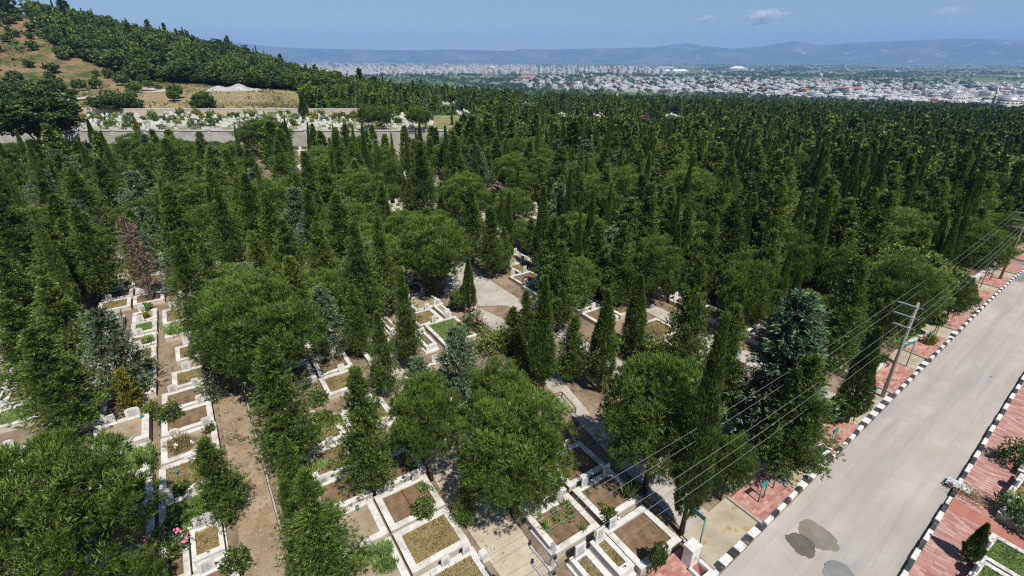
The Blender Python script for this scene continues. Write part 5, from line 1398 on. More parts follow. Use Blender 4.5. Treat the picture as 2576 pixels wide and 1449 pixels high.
GLADES = [(1055, 300, 34, 60), (1168, 285, 22, 50), (1130, 262, 20, 40), (1330, 262, 16, 40), (1505, 292, 14, 40), (1690, 292, 26, 40), (1418, 290, 14, 36), (1625, 310, 16, 40), (1005, 455, 26, 80), (1060, 520, 40, 90), (765, 430, 20, 80), (762, 385, 14, 60), (1105, 450, 10, 50),
          (1705, 690, 20, 110), (1640, 462, 12, 60), (1845, 520, 10, 50), (335, 395, 18, 50), (620, 650, 18, 110), (430, 640, 14, 90), (1350, 545, 26, 60), (2000, 470, 10, 40), (1250, 470, 10, 50)]
def glade_h(X, Y, z, h, w, px, py):
    """Trees standing between the eye and a glade stay low enough to leave it open."""
    top = proj(X, Y, z + h)[1]; hw = w / 2 * FOC / (Y * CT + (EYE - z) * ST)
    for gx, gy, gw, gh in GLADES:
        if abs(px - gx) < gw + hw * .5 and py > gy - 4 and top < gy + 3:
            if py < gy + 14: return 0
            yc = (gy + 5 - CYP) / FOC; return max(0, EYE - Y * (ST + yc * CT) / (CT - yc * ST) - z)
    return h
LANES = [(-9.6, 1.5, 52, 112), (7.6, 1.9, 44, 112), (-2.6, 1.2, 48, 90), (21.5, 1.5, 44, 75), (31.5, 1.5, 50, 95), (14.2, 1.3, 44, 70), (40, 1.4, 14, 60)]
# within 115 m: one candidate at a time
cand = []
for _ in range(16000):
    az = R(rs.uniform(-47, 47)); rr_ = math.sqrt(rs.uniform(24 ** 2, 118 ** 2)); cand.append((rr_ * math.sin(az), rr_ * math.cos(az)))
for X, Y in cand:
    u, v = uv_of(X, Y)
    if open_uv(u, v) or any(in_poly(u, v, P) for P in CLEAR): continue
    if X < -14 and Y > 108: continue
    z0_ = h1(X, Y); px, py = proj(X, Y, z0_)
    if px < 1000 and py < 372 and X < -18: continue
    if px > 2750 or px < -180 or py > (1250 if px < 300 else 1010): continue
    if u < 9.5 + .062 * (v - 19) and v > 10: continue
    if any(abs(v - (vc + .045 * max(0, u - 20))) < wd and a < u < b_ for vc, wd, a, b_ in LANES): continue
    k, h, w = pick(px)
    hm = min(ceil_h(X, Y, z0_, px), glade_h(X, Y, z0_, h, w, px, py))
    if hm < h:
        if hm < 2.6: continue
        w *= max(.55, hm / h); h = hm
    try_tree(X, Y, k, h, w)
NEARN = len(SCAT)
print('near scatter', NEARN)

# landmarks to describe the scattered trees by
LM = [(o.location.x, o.location.y, o['label']) for o in list(SC.objects) if o.parent is None and o.type == 'EMPTY' and 'tree' in o.name or o.name.startswith('cypress_tree')]
SIZEW = {'pine': ('low round', 'mid sized round', 'tall round'), 'conifer': ('short bushy', 'medium ragged', 'tall ragged'), 'cypress': ('short slim', 'medium slim', 'tall slim'), 'cedar': ('low grey green', 'spreading grey green', 'tall grey green'), 'broad': ('low leafy', 'rounded leafy', 'tall leafy')}
NOUN = {'pine': 'pine', 'conifer': 'conifer', 'cypress': 'cypress', 'cedar': 'cedar', 'broad': 'broadleaf tree'}
SHADE = [(-.3, 'very dark'), (-.08, 'dark'), (.15, 'mid green'), (.4, 'fresh green'), (9, 'light green')]
def shadew(t): return next(w for s, w in SHADE if t <= s)
def sizew(k, h):
    a, b_, _, _ = DIM[k]; q = (h - a) / (b_ - a); return SIZEW[k][0 if q < .33 else (1 if q < .66 else 2)]
def zone(X, Y, z):
    px, py = proj(X, Y, z); r_ = math.hypot(X, Y)
    lr = 'far left' if px < 420 else 'left' if px < 900 else 'centre left' if px < 1250 else 'centre' if px < 1600 else 'centre right' if px < 2000 else 'right' if px < 2350 else 'far right'
    return lr, px
ORD = ['nearest', 'second nearest', 'third nearest', 'fourth nearest', 'fifth nearest', 'sixth nearest', 'seventh nearest', 'eighth nearest', 'ninth nearest', 'tenth nearest']
def short(lb):
    w = lb.split(); return ' '.join(w[:6])
SCAT.sort()
recs = []
for (r_, X, Y, k, h, w) in SCAT:
    t = float(np.clip(rs.normal() * .36 + .24 + .3 * math.sin(X * .11 + 1.7 * math.sin(Y * .07)) * math.cos(Y * .09) + {'pine': .12, 'conifer': -.08, 'cypress': -.05, 'cedar': .1, 'broad': .15}[k], -.8, .8)); recs.append((r_, X, Y, k, h, w, t))
REST = {}; OVER = set(); CNT = {}
for o in SC.objects:
    if o.type == 'EMPTY' and o.name.split('.')[0] in NAMES.values(): CNT[o.name.split('.')[0]] = CNT.get(o.name.split('.')[0], 0) + 1
for q in recs:
    CNT[NAMES[q[3]]] = CNT.get(NAMES[q[3]], 0) + 1
    if CNT[NAMES[q[3]]] > 296: OVER.add(q[:3])
groups = {}
for q in recs:
    r_, X, Y, k, h, w, t = q
    lr, px = zone(X, Y, 0)
    band = 'front' if r_ < 60 else ('middle' if r_ < 85 else 'deeper')
    if q[:3] in OVER: REST.setdefault(k, []).append((X, Y, h1(X, Y), h, w, t, 1)); continue
    groups.setdefault((k, shadew(t), sizew(k, h), lr, band), []).append(q)
for (k, sh, sz, lr, band), L in groups.items():
    L.sort(key=lambda q: proj(q[1], q[2], 0)[0])
    n = len(L)
    for i, (r_, X, Y, kk, h, w, t) in enumerate(L):
        pos = '' if n == 1 else (', leftmost' if i == 0 else ', rightmost' if i == n - 1 else ', %s from left' % (['', 'second', 'third', 'fourth', 'fifth', 'sixth', 'seventh', 'eighth', 'ninth', 'tenth', 'eleventh', 'twelfth'][min(i, 11)]))
        lb = '%s %s %s, %s %s forest%s' % (sz, sh if k != 'cedar' else sh.replace('green', '').strip() + ' toned', NOUN[k], lr, band, pos)
        plant(k, X, Y, h, w, lb, lean=rs.normal() * .035, tint=t, group='scattered %ss of the cemetery forest' % NOUN[k])
        TREES.pop()
        KIND_COUNT[k] = KIND_COUNT.get(k, 0) + 1

# further away: single low detail meshes, one object each up to 300 of a kind, then one mass per kind
cell = {}
def far_ok(X, Y, w, f=.56):
    cx, cy = int(X // 4), int(Y // 4)
    for i in (-1, 0, 1):
        for j in (-1, 0, 1):
            for (x, y, q) in cell.get((cx + i, cy + j), ()):
                if (x - X) ** 2 + (y - Y) ** 2 < (f * (max(q, .9) + max(w / 2, 1.2))) ** 2: return False
    cell.setdefault((cx, cy), []).append((X, Y, w / 2)); return True
for (x, y, q) in TREES: cell.setdefault((int(x // 4), int(y // 4)), []).append((x, y, q))
FAR = []
FC = []
for _ in range(34000):
    az = rs.uniform(-48, 48); q = rs.random(); rr_ = math.sqrt(rs.uniform(116 ** 2, 470 ** 2)) if rs.random() < .7 else rs.uniform(116, 260)
    FC.append((rr_ * math.sin(R(az)), rr_ * math.cos(R(az)), az, rr_))
for _ in range(12000):
    az = rs.uniform(-48, -14); rr_ = math.sqrt(rs.uniform(190 ** 2, 470 ** 2)); FC.append((rr_ * math.sin(R(az)), rr_ * math.cos(R(az)), az, rr_))
FX = np.array([(a, b_) for a, b_, _, _ in FC]); FZ = hgt(FX[:, 0], FX[:, 1])
for (X, Y, az, rr_), z in zip(FC, FZ):
    px, py = proj(X, Y, z)
    if px < -150 or px > 2720: continue
    hill = X < -60 and Y > 152
    edge = np.interp(az, [-50, -35, -25, -12, 0, 10, 20, 30, 40, 50], [470, 470, 470, 430, 410, 390, 390, 380, 360, 350])
    if rr_ > edge * rs.uniform(.94, 1.04): continue
    if -150 < X < -15 and 108 < Y < 152: continue
    if hill and in_poly(px, py, HILLOPEN):
        if rs.random() > (.012 if py > 212 else .04): continue
        if (X - mx) ** 2 / 300 + (Y - my) ** 2 / 120 < 1 or px > 540: continue
        k = 'broad'; h = rs.uniform(2, 5); w = h * rs.uniform(.9, 1.3)
    elif hill:
        k = ['broad', 'pine', 'conifer', 'cypress'][rs.choice(4, p=[.62, .31, .05, .02])]; a, b_, c_, d = DIM[k]; h = rs.uniform(a, b_) * rs.choice([.75, 1.0, 1.25]); w = h * rs.uniform(c_, d) * 1.2
    elif X < -15 and Y < 152: continue
    else:
        k, h, w = pick(px)
        if px < 1250 and k == 'cypress' and rs.random() < .5: k = 'pine'; h *= .85; w = h * .8
        if px > 1250 and rr_ > 150 and k == 'pine' and rs.random() < .1: k = 'cypress'; h = rs.uniform(6.5, 11); w = h * rs.uniform(.13, .19)
    if rr_ < 130 and px > 1040 and rs.random() < .25: pass
    if not hill:
        hm = min(ceil_h(X, Y, z, px), glade_h(X, Y, z, h, w, px, py))
        if hm < h:
            if hm < 2.2: continue
            w *= max(.6, hm / h); h = hm
    if not far_ok(X, Y, w, .38 if hill else .56): continue
    FAR.append((rr_, X, Y, float(z), k, h, w, hill))
FAR.sort()
print('far trees', len(FAR))
LIMIT = {'pine': 298, 'conifer': 298, 'cypress': 298, 'cedar': 260, 'broad': 280}
NAMED = {}
for o in SC.objects:
    if o.type == 'EMPTY' and o.name.split('.')[0] in NAMES.values(): NAMED[o.name.split('.')[0]] = NAMED.get(o.name.split('.')[0], 0) + 1
for (rr_, X, Y, z, k, h, w, hill) in FAR:
    t = float(np.clip(rs.normal() * .38 + .3 + .3 * math.sin(X * .055 + 1.7 * math.sin(Y * .035)) * math.cos(Y * .045) + {'pine': .1, 'conifer': -.12, 'cypress': -.12, 'cedar': .1, 'broad': .1}[k] - (.25 if hill and not in_poly(*proj(X, Y, z), HILLOPEN) else .12 if rr_ > 170 else 0), -.8, .8))
    n = NAMED.get(NAMES[k], 0)
    if n < LIMIT[k]:
        NAMED[NAMES[k]] = n + 1
        me, H, W = LOWV[k][int(rs.integers(0, 3))]
        o = link(NAMES[k], me, None, (X, Y, z), rs.uniform(0, 6.28), (w / W, w / W, h / H)); o['tint'] = t
        lr, px = zone(X, Y, z)
        place = 'on the hillside' if hill else ('in the %s of the far forest' % lr)
        lb = '%s %s %s %s' % (sizew(k, h) if h > DIM[k][0] else 'small', shadew(t), NOUN[k], place)
        tag(o, lb, CATS[k], lb + ', several alike')
    else:
        REST.setdefault(k, []).append((X, Y, z, h, w, t, 0))
print('named', NAMED, 'rest', {k: len(v) for k, v in REST.items()})
for k, L in REST.items():
    VV, MM, TT = [], [], []
    for (X, Y, z, h, w, t, near) in L:
        V, M, H, W = LOWV[k + ('_mid' if near else '_far')][int(rs.integers(0, 3))]
        a = rs.uniform(0, 6.28); ca, sa = math.cos(a), math.sin(a)
        q = np.empty_like(V); q[:, 0] = (V[:, 0] * ca - V[:, 1] * sa) * w / W + X; q[:, 1] = (V[:, 0] * sa + V[:, 1] * ca) * w / W + Y; q[:, 2] = V[:, 2] * h / H + z
        VV.append(q); MM.append(M); TT.append(np.full(len(V), t))
    V = np.concatenate(VV)
    o = link('distant_' + NAMES[k].replace('tree', 'forest'), mesh_np('distant_forest', V, np.arange(len(V)).reshape(-1, 4), FOL[k], np.concatenate(MM), attr=np.concatenate(TT)))
    tag(o, 'mass of distant %ss closing the forest towards the town' % NOUN[k], 'forest', None, 'stuff')

# rough dry grass and low scrub over the open hillside and the earth bank: one mass
def scrub():
    r = np.random.default_rng(44); X = r.uniform(-330, -58, 60000); Y = r.uniform(149, 330, 60000); Z = hgt(X, Y); V, M, T = [], [], []
    d = Y * CT + (EYE - Z) * ST; px = CXP + FOC * X / d; py = CYP + FOC * ((EYE - Z) * CT - Y * ST) / d
    patch = np.sin(X * .09 + 2 * np.sin(Y * .06)) * np.cos(Y * .11 + X * .03) + r.normal(size=len(X)) * .45
    for x, y, z, a, b_, q in zip(X, Y, Z, px, py, patch):
        if not in_poly(a, b_, HILLOPEN) or q < (.1 if a > 330 else .45): continue
        bank = a > 330; n = 5; s_ = r.uniform(.2, .5) if bank or r.random() < .955 else r.uniform(.7, 1.5)
        P = np.array([x, y, z - .05]) + r.normal(size=(n, 3)) * np.array([s_, s_, 0]) * .7
        V.append(blades(P, r.normal(size=(n, 3)) * .7 + np.array([0, 0, .8]), np.full(n, s_ * 1.3), np.full(n, s_ * .8), r))
        M.append(np.full(n, int(r.choice(3, p=[.68, .2, .12])) if s_ < .65 else 2)); T.append(np.full(n * 4, r.normal() * .3 - .1))
    V = np.concatenate(V)
    o = link('hill_scrub', mesh_np('hill_scrub', V, np.arange(len(V)).reshape(-1, 4), [FOL['dry'][0], FOL['grassy'][0], FOL['broad'][0]], np.concatenate(M), attr=np.concatenate(T)))
    tag(o, 'rough dry grass and low scrub over the open hillside', 'scrub', None, 'stuff')
scrub()
rg = np.random.default_rng(70); ng = 0; GTOMBS = []
for gx, gy, gw, gh in GLADES:
    for i in range(6 if gw > 15 else 3):
        X, Y = ground_hit(gx + rg.uniform(-gw, gw), gy + rg.uniform(-4, 5))
        if any((X - x) ** 2 + (Y - y) ** 2 < 5 for (x, y) in GTOMBS): continue
        u_, v_ = uv_of(X, Y)
        if any(p[0] - 1.2 < u_ < p[1] + 1.2 and p[2] - 1.2 < v_ < p[3] + 1.2 for p in PLOTS): continue
        GTOMBS.append((X, Y)); k = int(rg.integers(0, 4))
        o = link('marble_tomb', TM[k], None, (X, Y, h1(X, Y)), GA + rg.uniform(-.1, .1), (1.25, 1.1, rg.uniform(1, 1.5)))
        lr = zone(X, Y, 0)[0]; d_ = 'near' if math.hypot(X, Y) < 70 else 'far'
        tag(o, 'white tomb showing in a small gap of the %s %s forest' % (d_, lr), 'tomb', 'white tombs in gaps of the %s %s forest' % (d_, lr)); ng += 1
print('glade tombs', ng)
# grave rows under the trees, one copy per plot, where the photograph lets white kerbs show through
r = np.random.default_rng(88); cols = []
for base in np.arange(-34, 66, 5.9): cols += [base + .1, base + 2.6]
cands = []
for v0 in cols:
    for u0 in np.arange(8, 112, 2.5):
        vv = v0 + (.045 * (u0 - 20) if u0 > 20 else 0)
        if any(u0 < p[1] + .15 and u0 + 2.25 > p[0] - .15 and vv < p[3] + .15 and vv + 2.3 > p[2] - .15 for p in PLOTS): continue
        x, y = G(u0 + 1.1, vv + 1.15)
        if x < -18 and y > 108: continue
        px, py = proj(x, y, 0)
        if not (-60 < px < 2620 and 330 < py < 1470): continue
        if u0 < uL(vv) + 4.5 or (u0 < 34.5 and -2.2 < vv + 2.3 and vv < 1.9): continue
        pathy = False
        for (uu, vq) in ((u0 + .3, vv + .2), (u0 + 2, vv + 2.1), (u0 + 1.1, vv + 1.1), (u0 + .3, vv + 2.1), (u0 + 2, vv + .2)):
            if 15.2 < vq < 18.4 and uu < 30 or 21.2 < vq < 24.3 and uu < 46 or 7 < vq < 9.3 and uu < 30 or 17.5 < vq < 23 and 28 < uu < 48 or 30.2 < vq < 33.5 and uu < 55: pathy = True
        if pathy or r.random() < .12: continue
        cands.append((math.hypot(x, y), u0, vv, px, py))
cands.sort(); print('grave candidates', len(cands))
cands = cands[:150] + [c for c in cands[150:] if r.random() < .5][:90]
seen = {}
for d, u0, vv, px, py in cands:
    k = int(r.choice(4, p=[.4, .25, .2, .15])); lr = zone(*G(u0, vv), 0)[0]; band = 'front' if d < 45 else ('middle' if d < 75 else 'back')
    lb = 'white kerbed plot of %s half hidden by trees, %s %s rows' % (GRAVE_SRC[k][3], lr, band)
    grave_copy(u0, vv, k, lb, lb)

# ------------------------------------------------------------------ the town and the plain
BW = [plain('house_white', (.62, .60, .56), .8, .1, .05), plain('house_cream', (.55, .48, .40), .8, .1, .05), plain('house_grey', (.40, .40, .41), .8, .15, .05), plain('house_pink', (.52, .36, .30), .8, .1, .05), plain('house_blue', (.25, .31, .46), .8, .1, .05)]
BR = [plain('roof_white', (.70, .69, .67), .7, .1, .05), plain('roof_grey', (.42, .42, .42), .7, .2, .05), plain('roof_red', (.42, .15, .09), .8, .2, .05)]
WIN = plain('window_dark', (.06, .07, .08), .3, .2, .3)
def house(w, d, st, wall, roof, hip):
    b = MB(); h = st * 3.0
    b.box(-w / 2, w / 2, -d / 2, d / 2, -3, h, wall)
    n = max(2, int(w / 3.2))
    for s in range(st):
        z = s * 3.0 + 1.0
        for i in range(n):
            x = -w / 2 + w * (i + .5) / n
            for y in (-d / 2 - .03, d / 2 - .02): b.box(x - .65, x + .65, y, y + .05, z, z + 1.35, WIN)
        if s: b.box(-w / 2 + .3, -w / 2 + w * .45, -d / 2 - 1.1, -d / 2 - .035, s * 3.0 - .12, s * 3.0 + .75, BW[0])
    if hip:
        o = .6; t = h + 1.9; k = min(w, d) * .28
        P = [(-w / 2 - o, -d / 2 - o, h), (w / 2 + o, -d / 2 - o, h), (w / 2 + o, d / 2 + o, h), (-w / 2 - o, d / 2 + o, h)]
        Q = [(-w / 2 + k, 0, t), (w / 2 - k, 0, t)]
        b.face([P[0], P[1], Q[1], Q[0]], roof); b.face([P[2], P[3], Q[0], Q[1]], roof); b.face([P[1], P[2], Q[1]], roof); b.face([P[3], P[0], Q[0]], roof); b.face(P[::-1], roof)
    else:
        b.box(-w / 2 - .25, w / 2 + .25, -d / 2 - .25, d / 2 + .25, h, h + .3, roof)
        b.box(-w * .18, w * .12, -d * .2, d * .15, h + .3, h + 2.4, wall); b.box(w * .22, w * .32, -d * .3, -d * .2, h + .3, h + 1.3, BR[1])
    return b.mesh('town_house')
HV = []
for k, (w, d, st, wl, rf, hp) in enumerate([(12, 10, 2, 0, 0, False), (14, 11, 3, 0, 0, False), (10, 9, 2, 1, 1, True), (16, 11, 3, 2, 0, False), (13, 10, 3, 3, 2, True), (18, 12, 4, 0, 0, False), (12, 12, 3, 1, 0, False), (22, 12, 3, 4, 1, False), (11, 9, 2, 0, 2, True), (15, 10, 2, 0, 1, True)]):
    HV.append((house(w, d, st, BW[wl], BR[rf], hp), ['low white house with flat roof', 'three storey white house', 'cream house with grey hipped roof', 'grey three storey house', 'pinkish house with red tiled roof', 'four storey white block', 'cream three storey house', 'long bluish block', 'white house with red tiled roof', 'white house with grey hipped roof'][k]))
APT = [house(18, 14, 7, BW[0], BR[0], False), house(16, 14, 8, BW[1], BR[2], True), house(22, 14, 6, BW[0], BR[1], False), house(17, 15, 7, BW[3], BR[2], True), house(30, 16, 4, BW[0], BR[0], False)]
def on_ground(px, py):
    X, Y = ground_hit(px, py)
    return X, Y, h1(X, Y)
rc = np.random.default_rng(99)
town = []
edge_lo = ([1000, 1250, 1400, 1600, 1800, 2000, 2200, 2400, 2576], [196, 214, 222, 226, 232, 243, 252, 262, 268])
edge_hi = ([1000, 1250, 1400, 1600, 1800, 2000, 2200, 2400, 2576], [186, 193, 190, 196, 203, 205, 211, 214, 217])
for i in range(1500):
    px = 1280 + (2640 - 1280) * rc.random() ** .8; lo = np.interp(px, *edge_lo) + 6; hi = np.interp(px, *edge_hi); py = rc.uniform(hi, lo)
    if px < 1500 and rc.random() < .5: continue
    X, Y, z = on_ground(px, py); town.append((math.hypot(X, Y), X, Y, z, px, 0))
for i in range(1150):
    px = rc.uniform(728, 1330) if rc.random() < .8 else rc.uniform(1250, 1700); top = np.interp(px, [728, 1000, 1330, 1700], [158, 159, 166, 172]); bot = np.interp(px, [728, 850, 1000, 1330, 1700], [184, 194, 190, 186, 188]); py = top + (bot - top) * rc.random() ** .8
    if px < 800 and py > 163 + (px - 728) * .45: continue
    X, Y, z = on_ground(px, py); town.append((math.hypot(X, Y), X, Y, z, px, 1))
for i in range(420):
    px = rc.uniform(1300, 2640); py = rc.uniform(159, np.interp(px, *edge_hi)); 
    if rc.random() < (py - 159) / 60: continue
    X, Y, z = on_ground(px, py); town.append((math.hypot(X, Y), X, Y, z, px, 2))
town.sort(); occ = {}
kept = []
for q in town:
    c_ = (int(q[1] // 15), int(q[2] // 15))
    if any((c_[0] + i, c_[1] + j) in occ for i in (0, 1) for j in (0, 1)): continue
    occ[c_] = 1; kept.append(q)
print('houses', len(kept))
def soup(me):
    n = len(me.vertices); V = np.empty(n * 3, np.float32); me.vertices.foreach_get('co', V)
    return V.reshape(-1, 3), [tuple(p.vertices) for p in me.polygons], [p.material_index for p in me.polygons], list(me.materials)
SV, SF, SM, SMT = [], [], [], []
nb = 0
SOUP = {}
for n, (d, X, Y, z, px, typ) in enumerate(kept):
    rot = rc.choice([.25, .55, .95]) + rc.normal() * .06; s = rc.uniform(.85, 1.2)
    if typ == 0 and n < 300:
        k = int(rc.choice(10, p=[.24, .18, .09, .1, .03, .13, .1, .02, .02, .09])); me, lb = HV[k]
        o = link('town_house', me, None, (X, Y, z), rot, (s * 1.35, s * 1.3, rc.uniform(.7, 1.0)))
        zn = 'right of the white dome' if px > 2540 else 'at the right edge of the town' if px > 2300 else 'in the right half of the near town' if px > 2050 else 'in the middle of the near town' if px > 1750 else 'near the two slender minarets'
        tag(o, lb + ' ' + zn, 'house', lb + 's ' + zn)
    else:
        me = HV[int(rc.choice(10, p=[.22, .2, .08, .1, .03, .14, .1, .02, .03, .08]))][0] if typ != 1 else APT[int(rc.choice(5, p=[.36, .06, .3, .05, .23]))]
        if me.name not in SOUP: SOUP[me.name] = soup(me)
        V, F, M, mt = SOUP[me.name]; ca, sa = math.cos(rot), math.sin(rot); off = sum(len(v) for v in SV) if False else nb
        W_ = V * s; SV.append(np.stack([W_[:, 0] * ca - W_[:, 1] * sa + X, W_[:, 0] * sa + W_[:, 1] * ca + Y, W_[:, 2] + z], 1)); nb += len(V)
        for f, m in zip(F, M):
            SF.append(tuple(i + off for i in f))
            if mt[m] not in SMT: SMT.append(mt[m])
            SM.append(SMT.index(mt[m]))
me = bpy.data.meshes.new('distant_town'); me.from_pydata([tuple(p) for p in np.concatenate(SV)], [], SF)
for m in SMT: me.materials.append(m)
me.polygons.foreach_set('material_index', SM); me.update()
tag(link('distant_town', me), 'pale mass of town blocks and houses spread over the far plain', 'town', None, 'stuff')

def mosque(px, py, scale, minarets, label, dome_mat, wall):
    X, Y, z = on_ground(px, py)
    scale = scale * (Y * CT + (EYE - z) * ST) / FOC
    t = empty('mosque', (X, Y, z), 0, (scale,) * 3); tag(t, label, 'mosque')
    b = MB(); b.box(-12, 12, -12, 12, -4, 10, wall)
    for x in (-8, -4, 0, 4, 8): b.box(x - 1, x + 1, -12.06, -12.01, 3, 7.5, WIN)
    link('hall', b.mesh('hall'), t)
    b = MB(); b.tube([(0, 0, 10), (0, 0, 13)], [10.5, 10.5], wall, 24)
    for k in range(16): a = k * math.pi / 8; b.box(10.45 * math.cos(a) - .5, 10.45 * math.cos(a) + .5, 10.45 * math.sin(a) - .5, 10.45 * math.sin(a) + .5, 10.8, 12.4, WIN)
    link('drum', b.mesh('drum'), t)
    b = MB(); b.ball((0, 0, 13), 10.4, dome_mat, 28, 14, (1, 1, .72), 0); b.tube([(0, 0, 20.3), (0, 0, 23)], [.3, .05], STEEL, 6); link('dome', b.mesh('dome'), t)
    for (mx_, my_, mh) in minarets:
        b = MB(); b.tube([(mx_, my_, -4), (mx_, my_, mh * .64), (mx_, my_, mh * .65)], [1.5, 1.25, 2.1], MARBLE, 12); b.tube([(mx_, my_, mh * .65), (mx_, my_, mh * .68)], [2.1, 2.1], MARBLE, 12); b.tube([(mx_, my_, mh * .68), (mx_, my_, mh * .86), (mx_, my_, mh)], [1.1, 1.0, .05], BR[0], 12)
        link('minaret', b.mesh('minaret'), t)
DOME = plain('lead_dome', (.42, .43, .44), .35, .12, .2); DOME.node_tree.nodes['Principled BSDF'].inputs['Metallic'].default_value = .35
mosque(2527, 284, 2.1, [(-15, 4, 29)], 'mosque with a large grey dome and one thick minaret at the right edge', DOME, BW[0])
mosque(2396, 256, 1.5, [(-14, 5, 25)], 'smaller mosque with a pale dome and one minaret in the right part of the town', DOME, BW[0])
mosque(1453, 224, .95, [(-13, 0, 56), (11, 0, 56)], 'mosque between two tall slender white minarets above the forest edge', DOME, BW[0])
for (px, py, w, d, h, wl, rf, lb) in [(2132, 233, 60, 22, 11, 4, 2, 'long blue grey block under a red tiled roof in the right of the town'), (1893, 221, 34, 20, 11, 3, 2, 'pinkish block under a red tiled roof in front of the green fields'), (1328, 197, 60, 26, 17, 3, 2, 'pink walled block with red hipped roof left of the minarets'),
                                   (1700, 184, 150, 60, 12, 0, 0, 'long white factory hall in the plain beyond the minarets'), (1675, 176, 150, 50, 15, 4, 1, 'dark blue factory hall behind the long white one'), (1855, 177, 120, 90, 14, 0, 0, 'broad white stadium like hall in the far plain'), (1240, 181, 45, 30, 30, 0, 0, 'tall white block at the right end of the far city'), (1150, 181, 150, 50, 14, 4, 1, 'unfinished dark blue hall beside a tower crane in the far city')]:
    X, Y, z = on_ground(px, py); t = empty('large_building', (X, Y, z), rc.uniform(-.1, .1) - math.atan2(X, Y)); tag(t, lb, 'building')
    b = MB(); b.box(-w / 2, w / 2, -d / 2, d / 2, -3, h, BW[wl])
    for x in np.arange(-w / 2 + 3, w / 2 - 2, 5):
        for zz in np.arange(1.5, h - 2, 3.4): b.box(x - 1, x + 1, -d / 2 - .06, -d / 2 - .01, zz, zz + 1.5, WIN)
    link('wall', b.mesh('wall'), t); b = MB()
    P = [(-w / 2 - 1, -d / 2 - 1, h), (w / 2 + 1, -d / 2 - 1, h), (w / 2 + 1, d / 2 + 1, h), (-w / 2 - 1, d / 2 + 1, h)]; Q = [(-w / 2 + d * .4, 0, h + d * .17), (w / 2 - d * .4, 0, h + d * .17)]
    b.face([P[0], P[1], Q[1], Q[0]], BR[rf]); b.face([P[2], P[3], Q[0], Q[1]], BR[rf]); b.face([P[1], P[2], Q[1]], BR[rf]); b.face([P[3], P[0], Q[0]], BR[rf]); b.face(P[::-1], BR[rf]); link('roof', b.mesh('roof'), t)

# tree belts on the plain: one mass
def plain_trees():
    r = np.random.default_rng(12); V, M, T = [], [], []
    pts = []
    for _ in range(420):                                   # hedgerows
        az = R(r.uniform(-18, 48)); d = 1500 * (9500 / 1500) ** r.random(); n = int(r.integers(4, 26)); a = r.choice([.5, 2.07]) + r.normal() * .15; X, Y = d * math.sin(az), d * math.cos(az)
        for i in range(n): pts.append((X + math.cos(a) * i * 13 + r.normal() * 4, Y + math.sin(a) * i * 13 + r.normal() * 4, r.uniform(5, 11), r.uniform(8, 18)))
    for _ in range(260):                                   # copses
        az = R(r.uniform(-20, 48)); d = 1200 * (9500 / 1200) ** r.random(); X, Y = d * math.sin(az), d * math.cos(az); s = r.uniform(15, 60)
        for i in range(int(r.integers(5, 22))): pts.append((X + r.normal() * s * 2, Y + r.normal() * s, r.uniform(6, 12), r.uniform(8, 16)))
    for _ in range(2600):                                  # slope between forest and town
        az = R(r.uniform(-24, 48)); d = r.uniform(400, 1250); pts.append((d * math.sin(az), d * math.cos(az), r.uniform(5, 9), r.uniform(6, 10)))
    P = np.array(pts); Z = hgt(P[:, 0], P[:, 1])
    for (X, Y, h, w), z in zip(pts, Z):
        n = 34 if math.hypot(X, Y) < 800 else 14; sz = .6 if n > 20 else 1; d = randdir(r, n); d[:, 2] = np.abs(d[:, 2]); c = d * np.array([w * .4, w * .4, h * .62]) + np.array([X, Y, z + h * .2])
        V.append(blades(c - d * h * .2, d * .6 + randdir(r, n) * .6 + np.array([0, 0, .4]), np.full(n, h * .62 * sz), np.full(n, w * .42 * sz), r)); M.append((r.random(n) < .2).astype(int)); T.append(np.full(n * 4, r.normal() * .25 - .1))
    V = np.concatenate(V)
    o = link('distant_trees', mesh_np('distant_trees', V, np.arange(len(V)).reshape(-1, 4), FOL['broad'], np.concatenate(M), attr=np.concatenate(T)))
    tag(o, 'dark hedgerows and copses scattered over the green plain', 'trees', None, 'stuff')
plain_trees()

